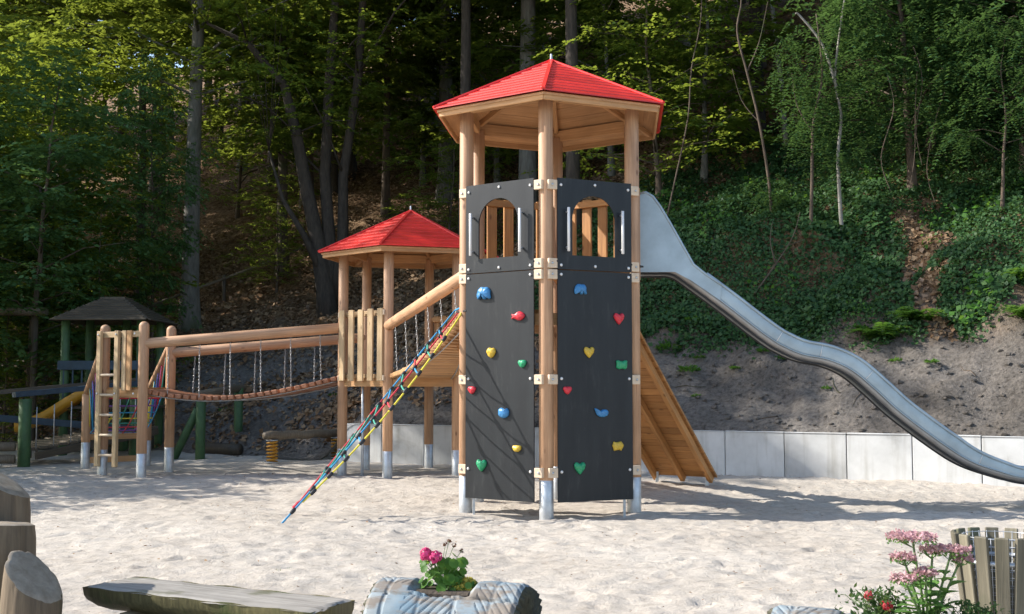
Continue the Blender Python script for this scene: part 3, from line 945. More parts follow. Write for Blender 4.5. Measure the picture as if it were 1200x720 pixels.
# ------------------------------------------------------------------ slide
SD = Vector((0.996, -0.092, 0)); SN = Vector((0.092, 0.996, 0))
S0 = Vector((1.527, 14.58, 0))
low = [(1.62, 2.902), (1.80, 2.902), (2.02, 2.885), (2.25, 2.73), (2.592, 2.47), (3.129, 2.045), (3.374, 1.895), (3.587, 1.808), (3.882, 1.745), (4.144, 1.62), (4.412, 1.386), (4.717, 1.10), (5.237, 0.70), (5.55, 0.51), (5.912, 0.385), (6.126, 0.335), (6.5, 0.30), (6.95, 0.295)]
slide = thing('slide', 'long wavy stainless steel slide running from the tall tower down to the right', 'slide', (6.4, 14.1, 0))
path = catmull([(x, z, 0) for x, z in low], 6)
sec = [(-0.26, 0.235), (-0.26, 0.16), (-0.26, 0.10), (-0.252, 0.075), (-0.22, 0.062), (-0.14, 0.055), (0, 0.052), (0.14, 0.055), (0.22, 0.062), (0.252, 0.075), (0.26, 0.10), (0.26, 0.16), (0.26, 0.235)]
v, f = [], []
fr = []
for i, p in enumerate(path):
    t = (path[min(i + 1, len(path) - 1)] - path[max(i - 1, 0)]).normalized()
    tw = SD * t.x + Vector((0, 0, t.y)); up = -SD * t.y + Vector((0, 0, t.x))
    base = S0 + SD * ((p.x - 1.527) / 0.996) + Vector((0, 0, p.y))
    hs = 1.0 if p.x < 5.3 else max(0.72, 1.0 - (p.x - 5.3) * 0.32)
    fr.append((base, up, hs, p.x))
    for a, b in sec: v.append(base + SN * a + up * (b * hs))
    for a, b in reversed(sec):
        v.append(base + SN * (a * 0.985) + up * (b * hs + (0.012 if abs(a) < .2 else 0.006)))
n = len(sec) * 2
for i in range(len(path) - 1):
    for k in range(n): f.append((i * n + k, i * n + (k + 1) % n, (i + 1) * n + (k + 1) % n, (i + 1) * n + k))
f += [tuple(range(n)), tuple(range(n * len(path) - 1, n * (len(path) - 1) - 1, -1))]
me = pyd('chute', v, f, True); me.materials.append(M_CHUTE)
bm = bmesh.new(); bm.from_mesh(me); bmesh.ops.recalc_face_normals(bm, faces=bm.faces); bm.to_mesh(me); bm.free()
chute = mk('chute', me, None, I4, slide)
for s in (-1, 1):
    tube('rim', [b + SN * (0.262 * s) + u * (0.24 * h) for b, u, h, x in fr if x > 2.25], 0.019, M_CHUTE, slide, 8)
    tube('fold_strip', [b + SN * (0.264 * s) + u * 0.075 for b, u, h, x in fr], 0.008, M_CHUTE, slide, 6)
    tube('shade_strip', [b + SN * (0.205 * s) - u * 0.006 for b, u, h, x in fr], 0.012, M_RUBBER, slide, 6)  # black tube stands in for the shadow along the bottom edge
    kv, kf = [], []
    for b, u, h, x in fr:
        for a_, b_ in ((.258, .070), (.232, .030), (.205, 0.0), (.195, .004), (.222, .034), (.246, .070)): kv.append(b + SN * (a_ * s) + u * b_)
    for i in range(len(fr) - 1):
        for k in range(6): kf.append((i * 6 + k, i * 6 + (k + 1) % 6, (i + 1) * 6 + (k + 1) % 6, (i + 1) * 6 + k))
    mk('side_skirt', pyd('side_skirt', kv, kf, True), M_SKIRT, I4, slide)
    hoodp = [(1.625, 2.91), (1.625, 3.90), (1.70, 3.915), (1.79, 3.86), (1.88, 3.73), (2.0, 3.52), (2.15, 3.24), (2.28, 3.00), (2.45, 2.86), (2.62, 2.74), (2.60, 2.55), (2.25, 2.80), (2.05, 2.91)]
    bm = bmesh.new()
    vv = [bm.verts.new(S0 + SD * ((x - 1.527) / .996) + SN * (0.268 * s) + Vector((0, 0, z))) for x, z in hoodp]
    fa = bm.faces.new(vv)
    r = bmesh.ops.extrude_face_region(bm, geom=[fa])
    for q in r['geom']:
        if isinstance(q, bmesh.types.BMVert): q.co += SN * (0.006 * s)
    me = fin(bm, 'side_sheet'); me.materials.append(M_CHUTE)
    mk('side_sheet', me, None, I4, slide)
    tube('hood_rim', [S0 + SD * ((x - 1.527) / .996) + SN * (0.271 * s) + Vector((0, 0, z)) for x, z in hoodp[1:10]], 0.016, M_CHUTE, slide, 8)
    q = S0 + SD * 0.055 + SN * (0.33 * s)
    beam('gate_board', (q.x, q.y, 2.80), (q.x, q.y, 3.96), 0.085, 0.045, M_POST, slide)
    q = S0 + SD * 0.0 + SN * (0.43 * s)
    beam('gate_board', (q.x, q.y, 2.80), (q.x, q.y, 3.96), 0.085, 0.045, M_POST, slide)
for xs_ in (3.25, 3.80, 4.28, 5.62):
    b, u, h, x = min(fr, key=lambda q: abs(q[3] - xs_))
    tube('weld_seam', [b - SN * 0.2635 + u * 0.085, b - SN * 0.2635 + u * 0.16, b - SN * 0.2635 + u * (0.225 * h)], 0.0045, M_BOLT, chute, 5)
for x_ in (6.75,):
    b = S0 + SD * ((x_ - 1.527) / .996)
    for s in (-.18, .18):
        q = b + SN * s
        pole('slide_leg', (q.x, q.y, -0.3), (q.x, q.y, 0.335), 0.025, M_STEEL, slide, n=12)

# ------------------------------------------------------------------ smaller lookout tower
LC = (-1.80, 20.30); LPH = 12.6
LP = hexpts(LC, 1.18, LPH)
look = thing('lookout_tower', 'smaller hexagonal larch tower with red roof and board railing between the bridges', 'play tower', (LC[0], LC[1], 0))
for q in LP: steel_post(look, q.x, q.y, 3.84, 0.085, 0.42)
roof6(look, LC, LPH, 1.18, 1.60, 3.80, 4.58, 10)
l3 = Vector((LC[0], LC[1], 0))
deck(look, [l3 + (q - l3) * 0.96 for q in LP], 1.66)
for i in range(6):
    a, b = LP[i], LP[(i + 1) % 6]
    beam('deck_beam', lerp(a, b, .06) + Vector((0, 0, 1.56)), lerp(a, b, .94) + Vector((0, 0, 1.56)), 0.06, 0.15, M_LARCH, look)
slat_fence(look, LP[5], LP[0], 1.58, 2.79, 5, M_PALE, 0.135, inset=0.09, off=0.055)
for z in (1.63, 2.72):
    for q, t in ((LP[5], LP[0]), (LP[0], LP[5])):
        dd = (t - q).normalized(); c = q + dd * 0.05; nn = Vector((-1, -1, 0)).normalized()
        nrm = (LP[0] - LP[5]).normalized(); nrm = Vector((nrm.y, -nrm.x, 0))
        mk('clamp', box(0.12, 0.05, 0.09, M_CLAMP, 0.006), None, Matrix.Translation((c.x + nrm.x * .085, c.y + nrm.y * .085, z - .045)) @ Matrix.Rotation(math.atan2(dd.y, dd.x), 4, 'Z'), look)
slat_fence(look, LP[2], LP[3], 1.58, 2.79, 6, M_LARCH, 0.125, inset=0.16)
# slender steel pole hanging below the deck
pole('fire_pole', (-2.55, 19.75, -0.2), (-2.55, 19.75, 1.6), 0.024, M_STEEL, look, n=12)

# ------------------------------------------------------------------ ladder platform on the left
A1 = Vector((-6.12, 19.15, 0)); A2 = Vector((-6.02, 20.35, 0)); A3 = Vector((-6.93, 19.62, 0))
A5 = Vector((-7.93, 21.55, 0)); A6 = Vector((-7.03, 22.30, 0))
lad = thing('ladder_platform', 'small larch platform with a rung ladder and rounded posts, far left', 'play platform', (A1.x, A1.y, 0))
for q, z in ((A1, 2.57), (A2, 2.56), (A3, 2.54)):
    steel_post(lad, q.x, q.y, z, 0.084, 0.38 if q is A1 else 0.42, dome=0.08)
deck(lad, [A1, A2, A3], 1.47, 0.05)
for a, b in ((A1, A2), (A2, A3), (A3, A1)):
    beam('deck_beam', lerp(a, b, .08) + Vector((0, 0, 1.37)), lerp(a, b, .92) + Vector((0, 0, 1.37)), 0.06, 0.14, M_LARCH, lad)
d31 = (A1 - A3).normalized(); n31 = Vector((d31.y, -d31.x, 0))
beam('rail', A3 + Vector((0, 0, 2.36)) + n31 * .06, A1 + Vector((0, 0, 2.36)) + n31 * .06, 0.045, 0.10, M_PALE, lad)
for z in (0.15,):
    for t, z1 in ((0.06, 2.42), (0.46, 2.42)):
        q = A3 + d31 * (0.94 * t / 0.46 * 0.46) + n31 * 0.13
        q = A3 + d31 * (0.02 if t < .1 else 0.45) + n31 * 0.13
        beam('ladder_stile', (q.x, q.y, z), (q.x, q.y, z1), 0.095, 0.06, M_PALE, lad, up=n31)
for i in range(5):
    z = 0.34 + i * 0.335
    a = A3 + d31 * 0.03 + n31 * 0.13; b = A3 + d31 * 0.44 + n31 * 0.13
    pole('rung', (a.x, a.y, z), (b.x, b.y, z), 0.022, M_CLAMP, lad, n=12)
for t in (0.585, 0.71):
    q = A3 + d31 * t + n31 * 0.10
    beam('slat', (q.x, q.y, 1.42), (q.x, q.y, 2.42), 0.10, 0.035, M_PALE if t < .6 else M_LARCH, lad, up=n31)
for z in (2.36, 1.37):
    for q in (A3 + d31 * 0.02, A3 + d31 * 0.45, A1 - d31 * .04):
        mk('bolt', HB, None, frame(q + n31 * 0.165 + Vector((0, 0, z)), q + n31 + Vector((0, 0, z))), lad)

# climbing net between slanting rails, behind the ladder platform
net = thing('net_ramp', 'slanting net of coloured ropes between larch rails behind the ladder platform', 'climbing net', (A5.x, A5.y, 0))
for q in (A5, A6): steel_post(net, q.x, q.y, 1.35, 0.082, 0.45)
rl = []
for top, bot in ((A3, A5), (A2, A6)):
    d = (bot - top).normalized()
    a = top + d * 0.08 + Vector((0, 0, 2.22)); b = bot + Vector((0, 0, 1.37))
    pole('slanting_rail', a, b, 0.062, M_POST, net, n=18)
    rl.append((a, b))
beam('cross_bar', A5 + Vector((0, 0, 0.55)), A6 + Vector((0, 0, 0.55)), 0.06, 0.11, M_LARCH, net)
beam('cross_bar', A5 + Vector((0, 0, 0.12)), A6 + Vector((0, 0, 0.12)), 0.06, 0.11, M_LARCH, net)
cols = ['blue', 'yellow', 'green', 'red', 'violet']
def netp(s, t):
    top = lerp(A3, A2, 0.1 + .8 * s) + Vector((0, 0, 1.42)); bot = lerp(A5, A6, 0.06 + .88 * s) + Vector((0, 0, 0.6))
    return lerp(top, bot, t) + Vector((0, 0, -0.10 * math.sin(math.pi * t)))
for i in range(6):
    s = i / 5
    tube('rope', [netp(s, t / 10) for t in range(11)], 0.011, ROPE[cols[i % 5]], net)
for j in range(9):
    t = j / 8
    tube('rope', [netp(s / 10, t) for s in range(11)], 0.011, ROPE[cols[(j + 2) % 5]], net)
for k, (a, b) in enumerate(rl):
    s = 0.0 if k == 0 else 1.0
    for j in range(1, 6):
        t = j / 6
        tube('rope', [lerp(a, b, t), netp(s, t)], 0.010, ROPE[cols[(j + k) % 5]], net)
        tube('rope', [lerp(a, b, t), netp(s, min(1, t + .16))], 0.010, ROPE[cols[(j + k + 1) % 5]], net)

# ------------------------------------------------------------------ hanging plank bridges
def bridge(name, label, a0, a1, b0, b1, za0, za1, zd0, zd1, sag, nplank, nchain, loc, sagp=0.5, pm_=None, fdrop=0.0):
    """beams a0->b0 (near) and a1->b1 (far); za = beam height at each end, zd = deck height"""
    t = thing(name, label, 'bridge', loc)
    pr = 0.088
    V = lambda p, z: Vector((p.x, p.y, z))
    dirn = (b0 - a0).normalized()
    beams = []
    for a, b, dn in ((a0, b0, 0), (a1, b1, fdrop)):
        pa, pb = V(a, za0 - dn) + dirn * 0.02, V(b, za1 - dn) - dirn * 0.02
        pole('handrail_beam', pa, pb, pr, M_POST, t, n=22)
        beams.append((pa, pb))
    def dz(s): return zd0 * (1 - s) + zd1 * s - sag * math.sin(math.pi * s ** sagp) if sagp != 1 else zd0 * (1 - s) + zd1 * s - sag * math.sin(math.pi * s)
    L = (b0 - a0).length
    for i in range(nplank):
        s = (i + .5) / nplank
        n_, f_ = lerp(a0, b0, s), lerp(a1, b1, s)
        e = (f_ - n_).normalized()
        p0, p1 = V(n_, dz(s)) + e * 0.02, V(f_, dz(s)) - e * 0.02
        g = (dz(min(s + .02, 1)) - dz(max(s - .02, 0))) / (0.04 * L)
        up = (Vector((0, 0, 1)) - dirn * g).normalized()
        wx = L / nplank - 0.022
        k = (Vector((random.uniform(-.012, .012), random.uniform(-.012, .012), 0)))
        mk('plank', box(wx, 0.075, round((p1 - p0).length, 2), pm_ or M_ORANGE, 0.014, 2), None, frame(p0 + k, p1 + k, up), t)
    for k, (p, q) in enumerate(((a0, b0), (a1, b1))):
        e = (a1 - a0).normalized() * (0.10 if k == 0 else -0.10)
        tube('steel_cable', [V(lerp(p, q, s / 16), dz(s / 16) - 0.05) + e for s in range(17)], 0.011, M_CHAIN, t)
        pa, pb = beams[k]
        for j in range(nchain):
            s = (j + 0.75) / (nchain + 0.5)
            a = lerp(pa, pb, s) - Vector((0, 0, pr)); b = V(lerp(p, q, s), dz(s) + 0.02) + e * 0.35
            n = max(4, int((a - b).length / 0.055))
            v, f = [], []
            side = dirn
            for m in range(n):
                c0, c1 = lerp(a, b, m / n), lerp(a, b, (m + 1.25) / n)
                w_ = (side if m % 2 == 0 else e.normalized()) * 0.009
                ring = [c0 - w_ * .3, lerp(c0, c1, .25) - w_, lerp(c0, c1, .75) - w_, c1, lerp(c0, c1, .75) + w_, lerp(c0, c1, .25) + w_, c0 + w_ * .3]
                tube_geo(ring, 0.0050, 4, v, f)
            me = pyd('chain', v, f, True); me.materials.append(M_CHAIN)
            mk('chain', me, None, I4, t)
    return t


bridge('plank_bridge', 'sagging chain bridge of orange planks from the ladder platform to the lookout tower', A1, A2, LP[5], LP[4],
       2.20, 2.50, 1.42, 1.66, 0.22, 27, 6, (-4.5, 19.8, 0), 0.85, M_REDPLANK, 0.12)
bridge('plank_bridge', 'rising chain bridge from the lookout tower up to the tall tower', LP[0], LP[1], HP[5], HP[4],
       2.50, 2.86, 1.66, 2.40, 0.14, 30, 6, (-1.2, 17.0, 0), 1, M_LARCH)
# diagonal strut under the tall tower end
beam('strut', HP[4] + Vector((0, 0, 1.45)), HP[4] + Vector((-.28, .75, 2.10)), 0.08, 0.10, M_ORANGE, tower)

# ------------------------------------------------------------------ coloured rope net at the front
rn = thing('rope_ladder', 'slanting coloured rope ladder from the tall tower down into the sand', 'rope ladder', (-2.5, 12.43, 0))
Bm = Vector((-2.50, 12.43, -0.02)); Bf = Vector((-2.46, 13.25, 0.13))
Tf = Vector((-0.72, 14.55, 2.45)); Tm = Vector((-0.68, 14.36, 2.40)); Tn = Vector((-0.63, 14.10, 2.36))
def far(t): return lerp(Bf, Tf, t) - Vector((0, 0, 0.00 * math.sin(math.pi * t)))
def mid(t): return lerp(Bm, Tm, t) - Vector((0, 0, 0.05 * math.sin(math.pi * t)))
def near(t):
    b = mid(0.12)
    return lerp(b, Tn, (t - .12) / .88) + Vector((0.05, -0.06, -0.03)) * math.sin(math.pi * max(0, (t - .12) / .88)) - Vector((0, 0, 0.06 * math.sin(math.pi * t)))
for fn_, segs in ((far, (('red', 0, .52), ('blue', .52, 1))), (mid, (('blue', 0, .50), ('red', .50, 1))), (near, (('yellow', .12, .55), ('yellow', .55, 1)))):
    for co, t0, t1 in segs:
        tube('rope', [fn_(t0 + (t1 - t0) * i / 12) for i in range(13)], 0.0108, ROPE[co], rn, 8)
lv = [.17, .25, .33, .41, .49, .57, .65, .73, .81, .89]
for i, t in enumerate(lv):
    a, b, c = far(t), mid(t), near(t)
    b2 = mid(min(1, t + .03))
    tube('rope', [a, lerp(a, b, .5) - Vector((0, 0, .02)), b], 0.011, ROPE[['green', 'blue', 'green', 'red'][i % 4]], rn)
    tube('rope', [b, lerp(b, c, .5) - Vector((0, 0, .02)), c], 0.011, ROPE[['green', 'red', 'green', 'blue'][i % 4]], rn)
    for fn_ in (far, mid, near):
        p = fn_(t)
        q = fn_(min(t + .02, 1))
        d = (q - p).normalized()
        tube('connector', [p - d * .045, p - d * .03, p + d * .03, p + d * .045], [.012, .023, .023, .012], M_RUBBER, rn, 8)
for i in range(3):
    t = .22 + .08 * i
    tube('rope', [mid(t), lerp(mid(t), far(t + .06), .5), far(t + .06)], 0.010, ROPE['green'], rn)
for p, c in ((far(1), 'blue'), (mid(1), 'red'), (near(1), 'yellow')):
    q = HP[5] + Vector((-.05, 0.03, 2.47))
    tube('rope', [p, lerp(p, q, .5), q], 0.0115, ROPE[c], rn)
tube('anchor_knot', [far(0) - Vector((.03, .02, .02)), far(0), far(.012), far(.02)], [.02, .026, .026, .012], ROPE['red'], rn, 8)
tube('anchor_knot', [mid(.06), mid(.068), mid(.078), mid(.085)], [.012, .024, .024, .012], M_RUBBER, rn, 8)

# ------------------------------------------------------------------ spring seesaw log
see = thing('spring_seesaw', 'old brown log seesaw on two yellow coil springs', 'seesaw', (-4.2, 23.3, 0))
L0, L1 = Vector((-4.86, 22.30, 0.57)), Vector((-3.42, 24.30, 0.50))
L0 = Vector((-4.80, 22.45, 0.53)); L1 = Vector((-3.43, 24.15, 0.53))
v, f = tube_geo([lerp(L0, L1, i / 14) + Vector((0, 0, .012 * math.sin(i * 1.7))) for i in range(15)], [0.07] + [0.085 + .006 * math.sin(i * 2.3) for i in range(13)] + [.07], 16)
me = pyd('log', v, f, True); me.materials.append(M_OLDLOG)
mk('log', me, None, I4, see)
for t in (0.09, 0.86):
    c = lerp(L0, L1, t)
    tube('spring', [(c.x + .10 * math.cos(a * .5), c.y + .10 * math.sin(a * .5), 0.02 + a / 80 * 0.42) for a in range(81)], 0.017, M_YELLOW, see, 7)
    mk('spring_plate', cyl(.13, .13, .02, M_STEEL, 18), None, Matrix.Translation((c.x, c.y, 0.0)), see)
    mk('spring_plate', cyl(.12, .12, .02, M_STEEL, 18), None, Matrix.Translation((c.x, c.y, 0.43)), see)
for t in (0.3, 0.68):
    c = lerp(L0, L1, t)
    pole('grip', c + Vector((0, 0, .05)), c + Vector((0, 0, .16)), 0.016, M_DARKWOOD, see, n=8)

# ------------------------------------------------------------------ old green-posted balance frame under the bridge
bal = thing('balance_frame', 'old frame of green posts behind the sagging plank bridge', 'balance frame', (-6.4, 24.2, 0))
pole('post', (-6.50, 24.16, -.3), (-6.50, 24.16, 1.30), 0.10, M_GREENPOST, bal, n=16)
pole('post', (-6.15, 26.0, -.3), (-6.15, 26.0, 1.45), 0.10, M_GREENPOST, bal, n=16)
pole('strut', (-7.15, 24.4, -.1), (-6.60, 24.3, 1.02), 0.085, M_GREENPOST, bal, n=16)
pole('cross_beam', (-6.53, 24.0, 1.31), (-6.12, 26.15, 1.46), 0.085, M_OLDLOG, bal, n=16)
v, f = tube_geo([(-7.0, 25.6, .18), (-6.6, 25.3, .14), (-6.2, 25.1, .13), (-5.85, 24.9, .14)], [.09, .13, .13, .12], 12)
me = pyd('fallen_log', v, f, True); me.materials.append(M_DARKWOOD)
tag(mk('fallen_log', me, None), 'dark short log lying on the sand below the plank bridge', 'log')

# ------------------------------------------------------------------ old playhouse on the far left
GX, GY, GZ = -8.95, 26.0, 0.25
hut = thing('old_playhouse', 'old playhouse with dark stepped board roof on green posts, far left', 'playhouse', (GX, GY, 0))
def hutp(dx, dy): return Vector((GX + dx, GY + dy, 0))
for dx, dy in ((-.86, -.7), (.80, -.7), (-.02, .8), (.80, .7), (-.86, .75)):
    q = hutp(dx, dy); pole('post', (q.x, q.y, -.4), (q.x, q.y, 3.05), 0.095, M_GREENPOST, hut, n=16)
for i in range(9):
    s = 1 - i * 0.088
    z = 2.97 + i * 0.056
    for ax, sg in ((0, -1), (0, 1), (1, -1), (1, 1)):
        hx, hy = 1.02 * s, 1.02 * s
        if ax == 0: a, b = hutp(-hx, sg * hy), hutp(hx, sg * hy)
        else: a, b = hutp(sg * hx, -hy), hutp(sg * hx, hy)
        inw = Vector((0, -sg, 0)) if ax == 0 else Vector((-sg, 0, 0))
        up = (Vector((0, 0, 1)) - inw * 0.45).normalized()
        beam('roof_board', a + Vector((0, 0, z)), b + Vector((0, 0, z)), 0.17, 0.03, M_DARKWOOD, hut, 0.004, up=up)
mk('ridge_board', box(.55, .55, .05, M_DARKWOOD), None, Matrix.Translation((GX, GY, 3.44)), hut)
beam('rail_board', hutp(-.98, -.8) + Vector((0, 0, 1.95)), hutp(.9, -.8) + Vector((0, 0, 1.95)), 0.04, 0.2, M_BLUEBOARD, hut)
mk('floor_board', box(2.1, 1.9, .06, M_DARKWOOD), None, Matrix.Translation((GX, GY, 1.0)), hut)
for i in range(9):
    q = hutp(-.85 + i * .2, -.78); beam('baluster', (q.x, q.y, .95), (q.x, q.y, 1.85), 0.035, 0.03, M_BLUEBOARD, hut)

# walkway with blue rails in front of the old playhouse
wk = thing('blue_railed_walkway', 'low wooden walkway with dark blue rails and a green post at the left edge', 'walkway', (-9.3, 22.0, 0))
for q, z in ((Vector((-9.28, 22.05, 0)), 1.25), (Vector((-11.8, 21.9, 0)), 1.1), (Vector((-7.95, 24.4, 0)), 1.5)):
    pole('post', (q.x, q.y, -.3), (q.x, q.y, z), 0.115, M_GREENPOST, wk, n=16)
beam('rail_board', (-9.45, 21.92, 1.33), (-7.75, 23.9, 1.55), 0.16, 0.10, M_BLUEBOARD, wk)
beam('rail_board', (-12.2, 21.7, 1.15), (-7.9, 24.2, 1.62), 0.16, 0.09, M_DARKWOOD, wk)
beam('cross_board', (-12.0, 22.3, 1.05), (-7.8, 24.4, 0.58), 0.05, 0.14, M_BLUEBOARD, wk)
for i in range(14):
    t = i / 13
    a = lerp((-9.2, 22.3, .28), (-7.6, 24.6, .62), t); 
    beam('plank', a, a + Vector((-1.0, .75, 0)), 0.19, 0.05, M_OLDLOG, wk)
beam('side_beam', (-9.1, 22.15, .16), (-7.5, 24.5, .55), 0.07, 0.14, M_DARKWOOD, wk)
for i in range(8):
    a = lerp((-9.1, 22.15, .3), (-7.6, 24.3, .62), i / 7)
    pole('baluster', a, a + Vector((0, 0, .80)), 0.012, M_CHAIN, wk, n=6)
for z in (0.13, 0.36):
    t_ = thing('edging_log', 'grey round edging log at the left edge, %s of a pair' % ('lower' if z < .2 else 'upper'), 'log', (-10.4, 21.6, z - .09), 'edging logs')
    v, f = tube_geo([(-11.8, 21.5, z), (-10.5, 21.6, z + .01), (-9.32, 21.72, z)], [.09, .095, .085], 14)
    me = pyd('log', v, f, True); me.materials.append(M_OLDLOG); mk('log', me, None, I4, t_)
# small yellow slide
ys_ = thing('yellow_slide', 'small yellow plastic slide half hidden behind the blue railed walkway', 'slide', (-10.0, 25.0, 0))
v, f = [], []
pts = catmull([(-8.9, 25.3, 1.45), (-9.25, 25.2, 1.25), (-9.65, 25.1, 1.0), (-10.1, 25.0, 0.70), (-10.6, 24.9, 0.5)], 5)
for i, p in enumerate(pts):
    for a, b in ((-.24, .22), (-.22, .03), (-.12, 0), (.12, 0), (.22, .03), (.24, .22), (.21, .22), (.19, .05), (0, .03), (-.19, .05), (-.21, .22)):
        v.append(p + Vector((0.06 * a, a, b)))
for i in range(len(pts) - 1):
    for k in range(11): f.append((i * 11 + k, i * 11 + (k + 1) % 11, (i + 1) * 11 + (k + 1) % 11, (i + 1) * 11 + k))
me = pyd('chute', v, f, True); me.materials.append(M_YELLOW); mk('chute', me, None, I4, ys_)
for s in (-.16, .16): pole('support', (-10.3, 24.95 + s, -.3), (-10.3, 24.95 + s, .60), .03, M_DARKWOOD, ys_, n=8)

# ------------------------------------------------------------------ trees
def leaf_quads(o, d, nrm, ll, ww):
    """rhombic leaves: base o, direction d, normal nrm"""
    d = d / np.maximum(np.linalg.norm(d, axis=1, keepdims=True), 1e-6)
    s = np.cross(d, nrm)
    s = s / np.maximum(np.linalg.norm(s, axis=1, keepdims=True), 1e-6)
    ll = ll[:, None]; ww = ww[:, None]
    up = np.cross(s, d)
    return np.stack([o, o + d * ll * .45 + s * ww * .5 + up * ww * .12, o + d * ll - up * ll * .10, o + d * ll * .45 - s * ww * .5 + up * ww * .12], 1)


def sprays(r, centers, rads, per, leaves, ll, droop=0.15, flat=0.16, slen=(0.5, 1.1)):
    """flat layered sprays of leaves round bough ends"""
    C = np.repeat(np.asarray(centers, float), per, 0)
    RR = np.repeat(np.asarray(rads, float), per)
    n = len(C)
    az = r.uniform(0, 2 * np.pi, n); rr = RR * np.sqrt(r.random(n))
    o = C + np.stack([rr * np.cos(az), rr * np.sin(az), r.normal(0, 1, n) * flat * RR - droop * rr * 0.6], 1)
    az2 = az + r.normal(0, .6, n)
    dirs = np.stack([np.cos(az2), np.sin(az2), r.normal(-droop, .18, n)], 1)
    L = r.uniform(slen[0], slen[1], n)
    O = np.repeat(o, leaves, 0); D = np.repeat(dirs, leaves, 0); LL = np.repeat(L, leaves)
    m = len(O)
    t = np.tile((np.arange(leaves) + .5) / leaves, n)
    side = np.tile(np.where(np.arange(leaves) % 2 == 0, 1, -1), n)
    perp_ = np.stack([-D[:, 1], D[:, 0], np.zeros(m)], 1)
    pos = O + D * (LL * t)[:, None] + perp_ * (side * r.uniform(.0, .16, m) * (1.15 - t) * LL)[:, None] + np.stack([np.zeros(m), np.zeros(m), -droop * .5 * (t * LL) ** 2 + r.normal(0, .025, m)], 1)
    ld = D + perp_ * (side * r.uniform(.5, 1.3, m))[:, None] + r.normal(0, .22, (m, 3))
    nr = np.stack([r.normal(0, .38, m), r.normal(0, .38, m), np.ones(m)], 1)
    l = ll * r.uniform(.7, 1.25, m)
    return leaf_quads(pos, ld, nr, l, l * r.uniform(.55, .72, m))


def pinnate(r, centers, rads, per, pairs, ll):
    """hanging feather leaves of a robinia"""
    C = np.repeat(np.asarray(centers, float), per, 0)
    RR = np.repeat(np.asarray(rads, float), per)
    n = len(C)
    g = r.normal(0, .5, (n, 3)); o = C + g * RR[:, None] * np.array([1, 1, .8])
    az = r.uniform(0, 2 * np.pi, n)
    pit = r.uniform(-1.1, .15, n)
    D = np.stack([np.cos(az) * np.cos(pit), np.sin(az) * np.cos(pit), np.sin(pit)], 1)
    L = r.uniform(.34, .6, n)
    k = pairs * 2
    O = np.repeat(o, k, 0); DD = np.repeat(D, k, 0); LL = np.repeat(L, k)
    m = len(O)
    t = np.tile(np.repeat((np.arange(pairs) + 1.0) / pairs, 2), n)
    side = np.tile(np.tile([1, -1], pairs), n)
    pp = np.stack([-DD[:, 1], DD[:, 0], np.zeros(m)], 1)
    pp /= np.maximum(np.linalg.norm(pp, axis=1, keepdims=True), 1e-6)
    pos = O + DD * (LL * t)[:, None] - np.array([0, 0, 1]) * (.35 * (t * LL) ** 2 / .4)[:, None]
    ld = DD * .35 + pp * side[:, None] + r.normal(0, .12, (m, 3))
    nr = np.stack([r.normal(0, .3, m), r.normal(0, .3, m), np.ones(m)], 1)
    l = ll * r.uniform(.8, 1.2, m)
    return leaf_quads(pos, ld, nr, l, l * .48)


def build_tree(name, seed, h, r0, z0, rmax, nb, bark, leaf, kind='beech', ll=.12, per=9, leaves=20, bend=.35, stems=None, trunk_mesh_only=False, clump=(.7, 1.2), droop=.15):
    r = np.random.default_rng(seed)
    v, f = [], []
    if stems is None:
        k = 9
        off = np.cumsum(r.normal(0, bend / 3, (k, 2)), 0); off[0] = 0
        pts = [Vector((off[i][0] * i / k, off[i][1] * i / k, -0.5 + (h * .96 + .5) * i / (k - 1))) for i in range(k)]
        stems = [(catmull(pts, 3), None)]
    tr = []
    for pts, rad in stems:
        pts = [Vector(p) for p in pts]
        m = len(pts)
        if rad is None:
            rad = [r0 * ((1 - i / (m - 1)) * .86 + .10) * (1 + .45 * math.exp(-max(0, pts[i].z) * 2.2)) for i in range(m)]
        tube_geo(pts, rad, 10, v, f)
        tr.append((pts, rad))
    cs, rs = [], []
    for i in range(nb):
        u = (i + r.random()) / nb
        z = z0 + (h - z0) * u
        prof = math.sin(math.pi * min(1, .22 + .72 * u)) ** .8 if kind != 'tall' else math.sin(math.pi * min(1, .18 + .78 * u)) ** .7
        rad = rmax * prof * (0.45 + .6 * r.random())
        az = i * 2.399 + r.normal(0, .4)
        pts, rr = tr[i % len(tr)]
        q = min(pts, key=lambda a: abs(a.z - (z - .25 * rad)))
        qi = pts.index(q)
        c = Vector((q.x + rad * math.cos(az), q.y + rad * math.sin(az), z + r.normal(0, .15)))
        mid_ = (q + c) / 2 + Vector((0, 0, .10 * rad))
        br = max(.008, min(rr[qi] * .45, .012 + .012 * rad))
        tube_geo([q, lerp(q, mid_, .5), mid_, lerp(mid_, c, .6), c], [br, br * .8, br * .6, br * .45, br * .25], 5, v, f)
        cs.append(tuple(c)); rs.append(r.uniform(*clump) * (.6 + .4 * prof))
        if rad > 1.3:
            c2 = lerp(q, c, .62) + Vector((r.normal(0, .3), r.normal(0, .3), r.normal(0, .15)))
            cs.append(tuple(c2)); rs.append(r.uniform(*clump) * .8)
    root = bpy.data.objects.new(name, None)
    root.empty_display_size = .5
    tm = pyd(name + '_trunk', v, f, True); tm.materials.append(bark)
    if kind == 'robinia': V = pinnate(r, cs, rs, per, leaves, ll)
    else: V = sprays(r, cs, rs, per, leaves, ll, droop=droop, slen=(.45, 1.0) if kind != 'tall' else (.8, 1.6))
    cm = quads_mesh(name + '_crown', V); cm.materials.append(leaf)
    return tm, cm


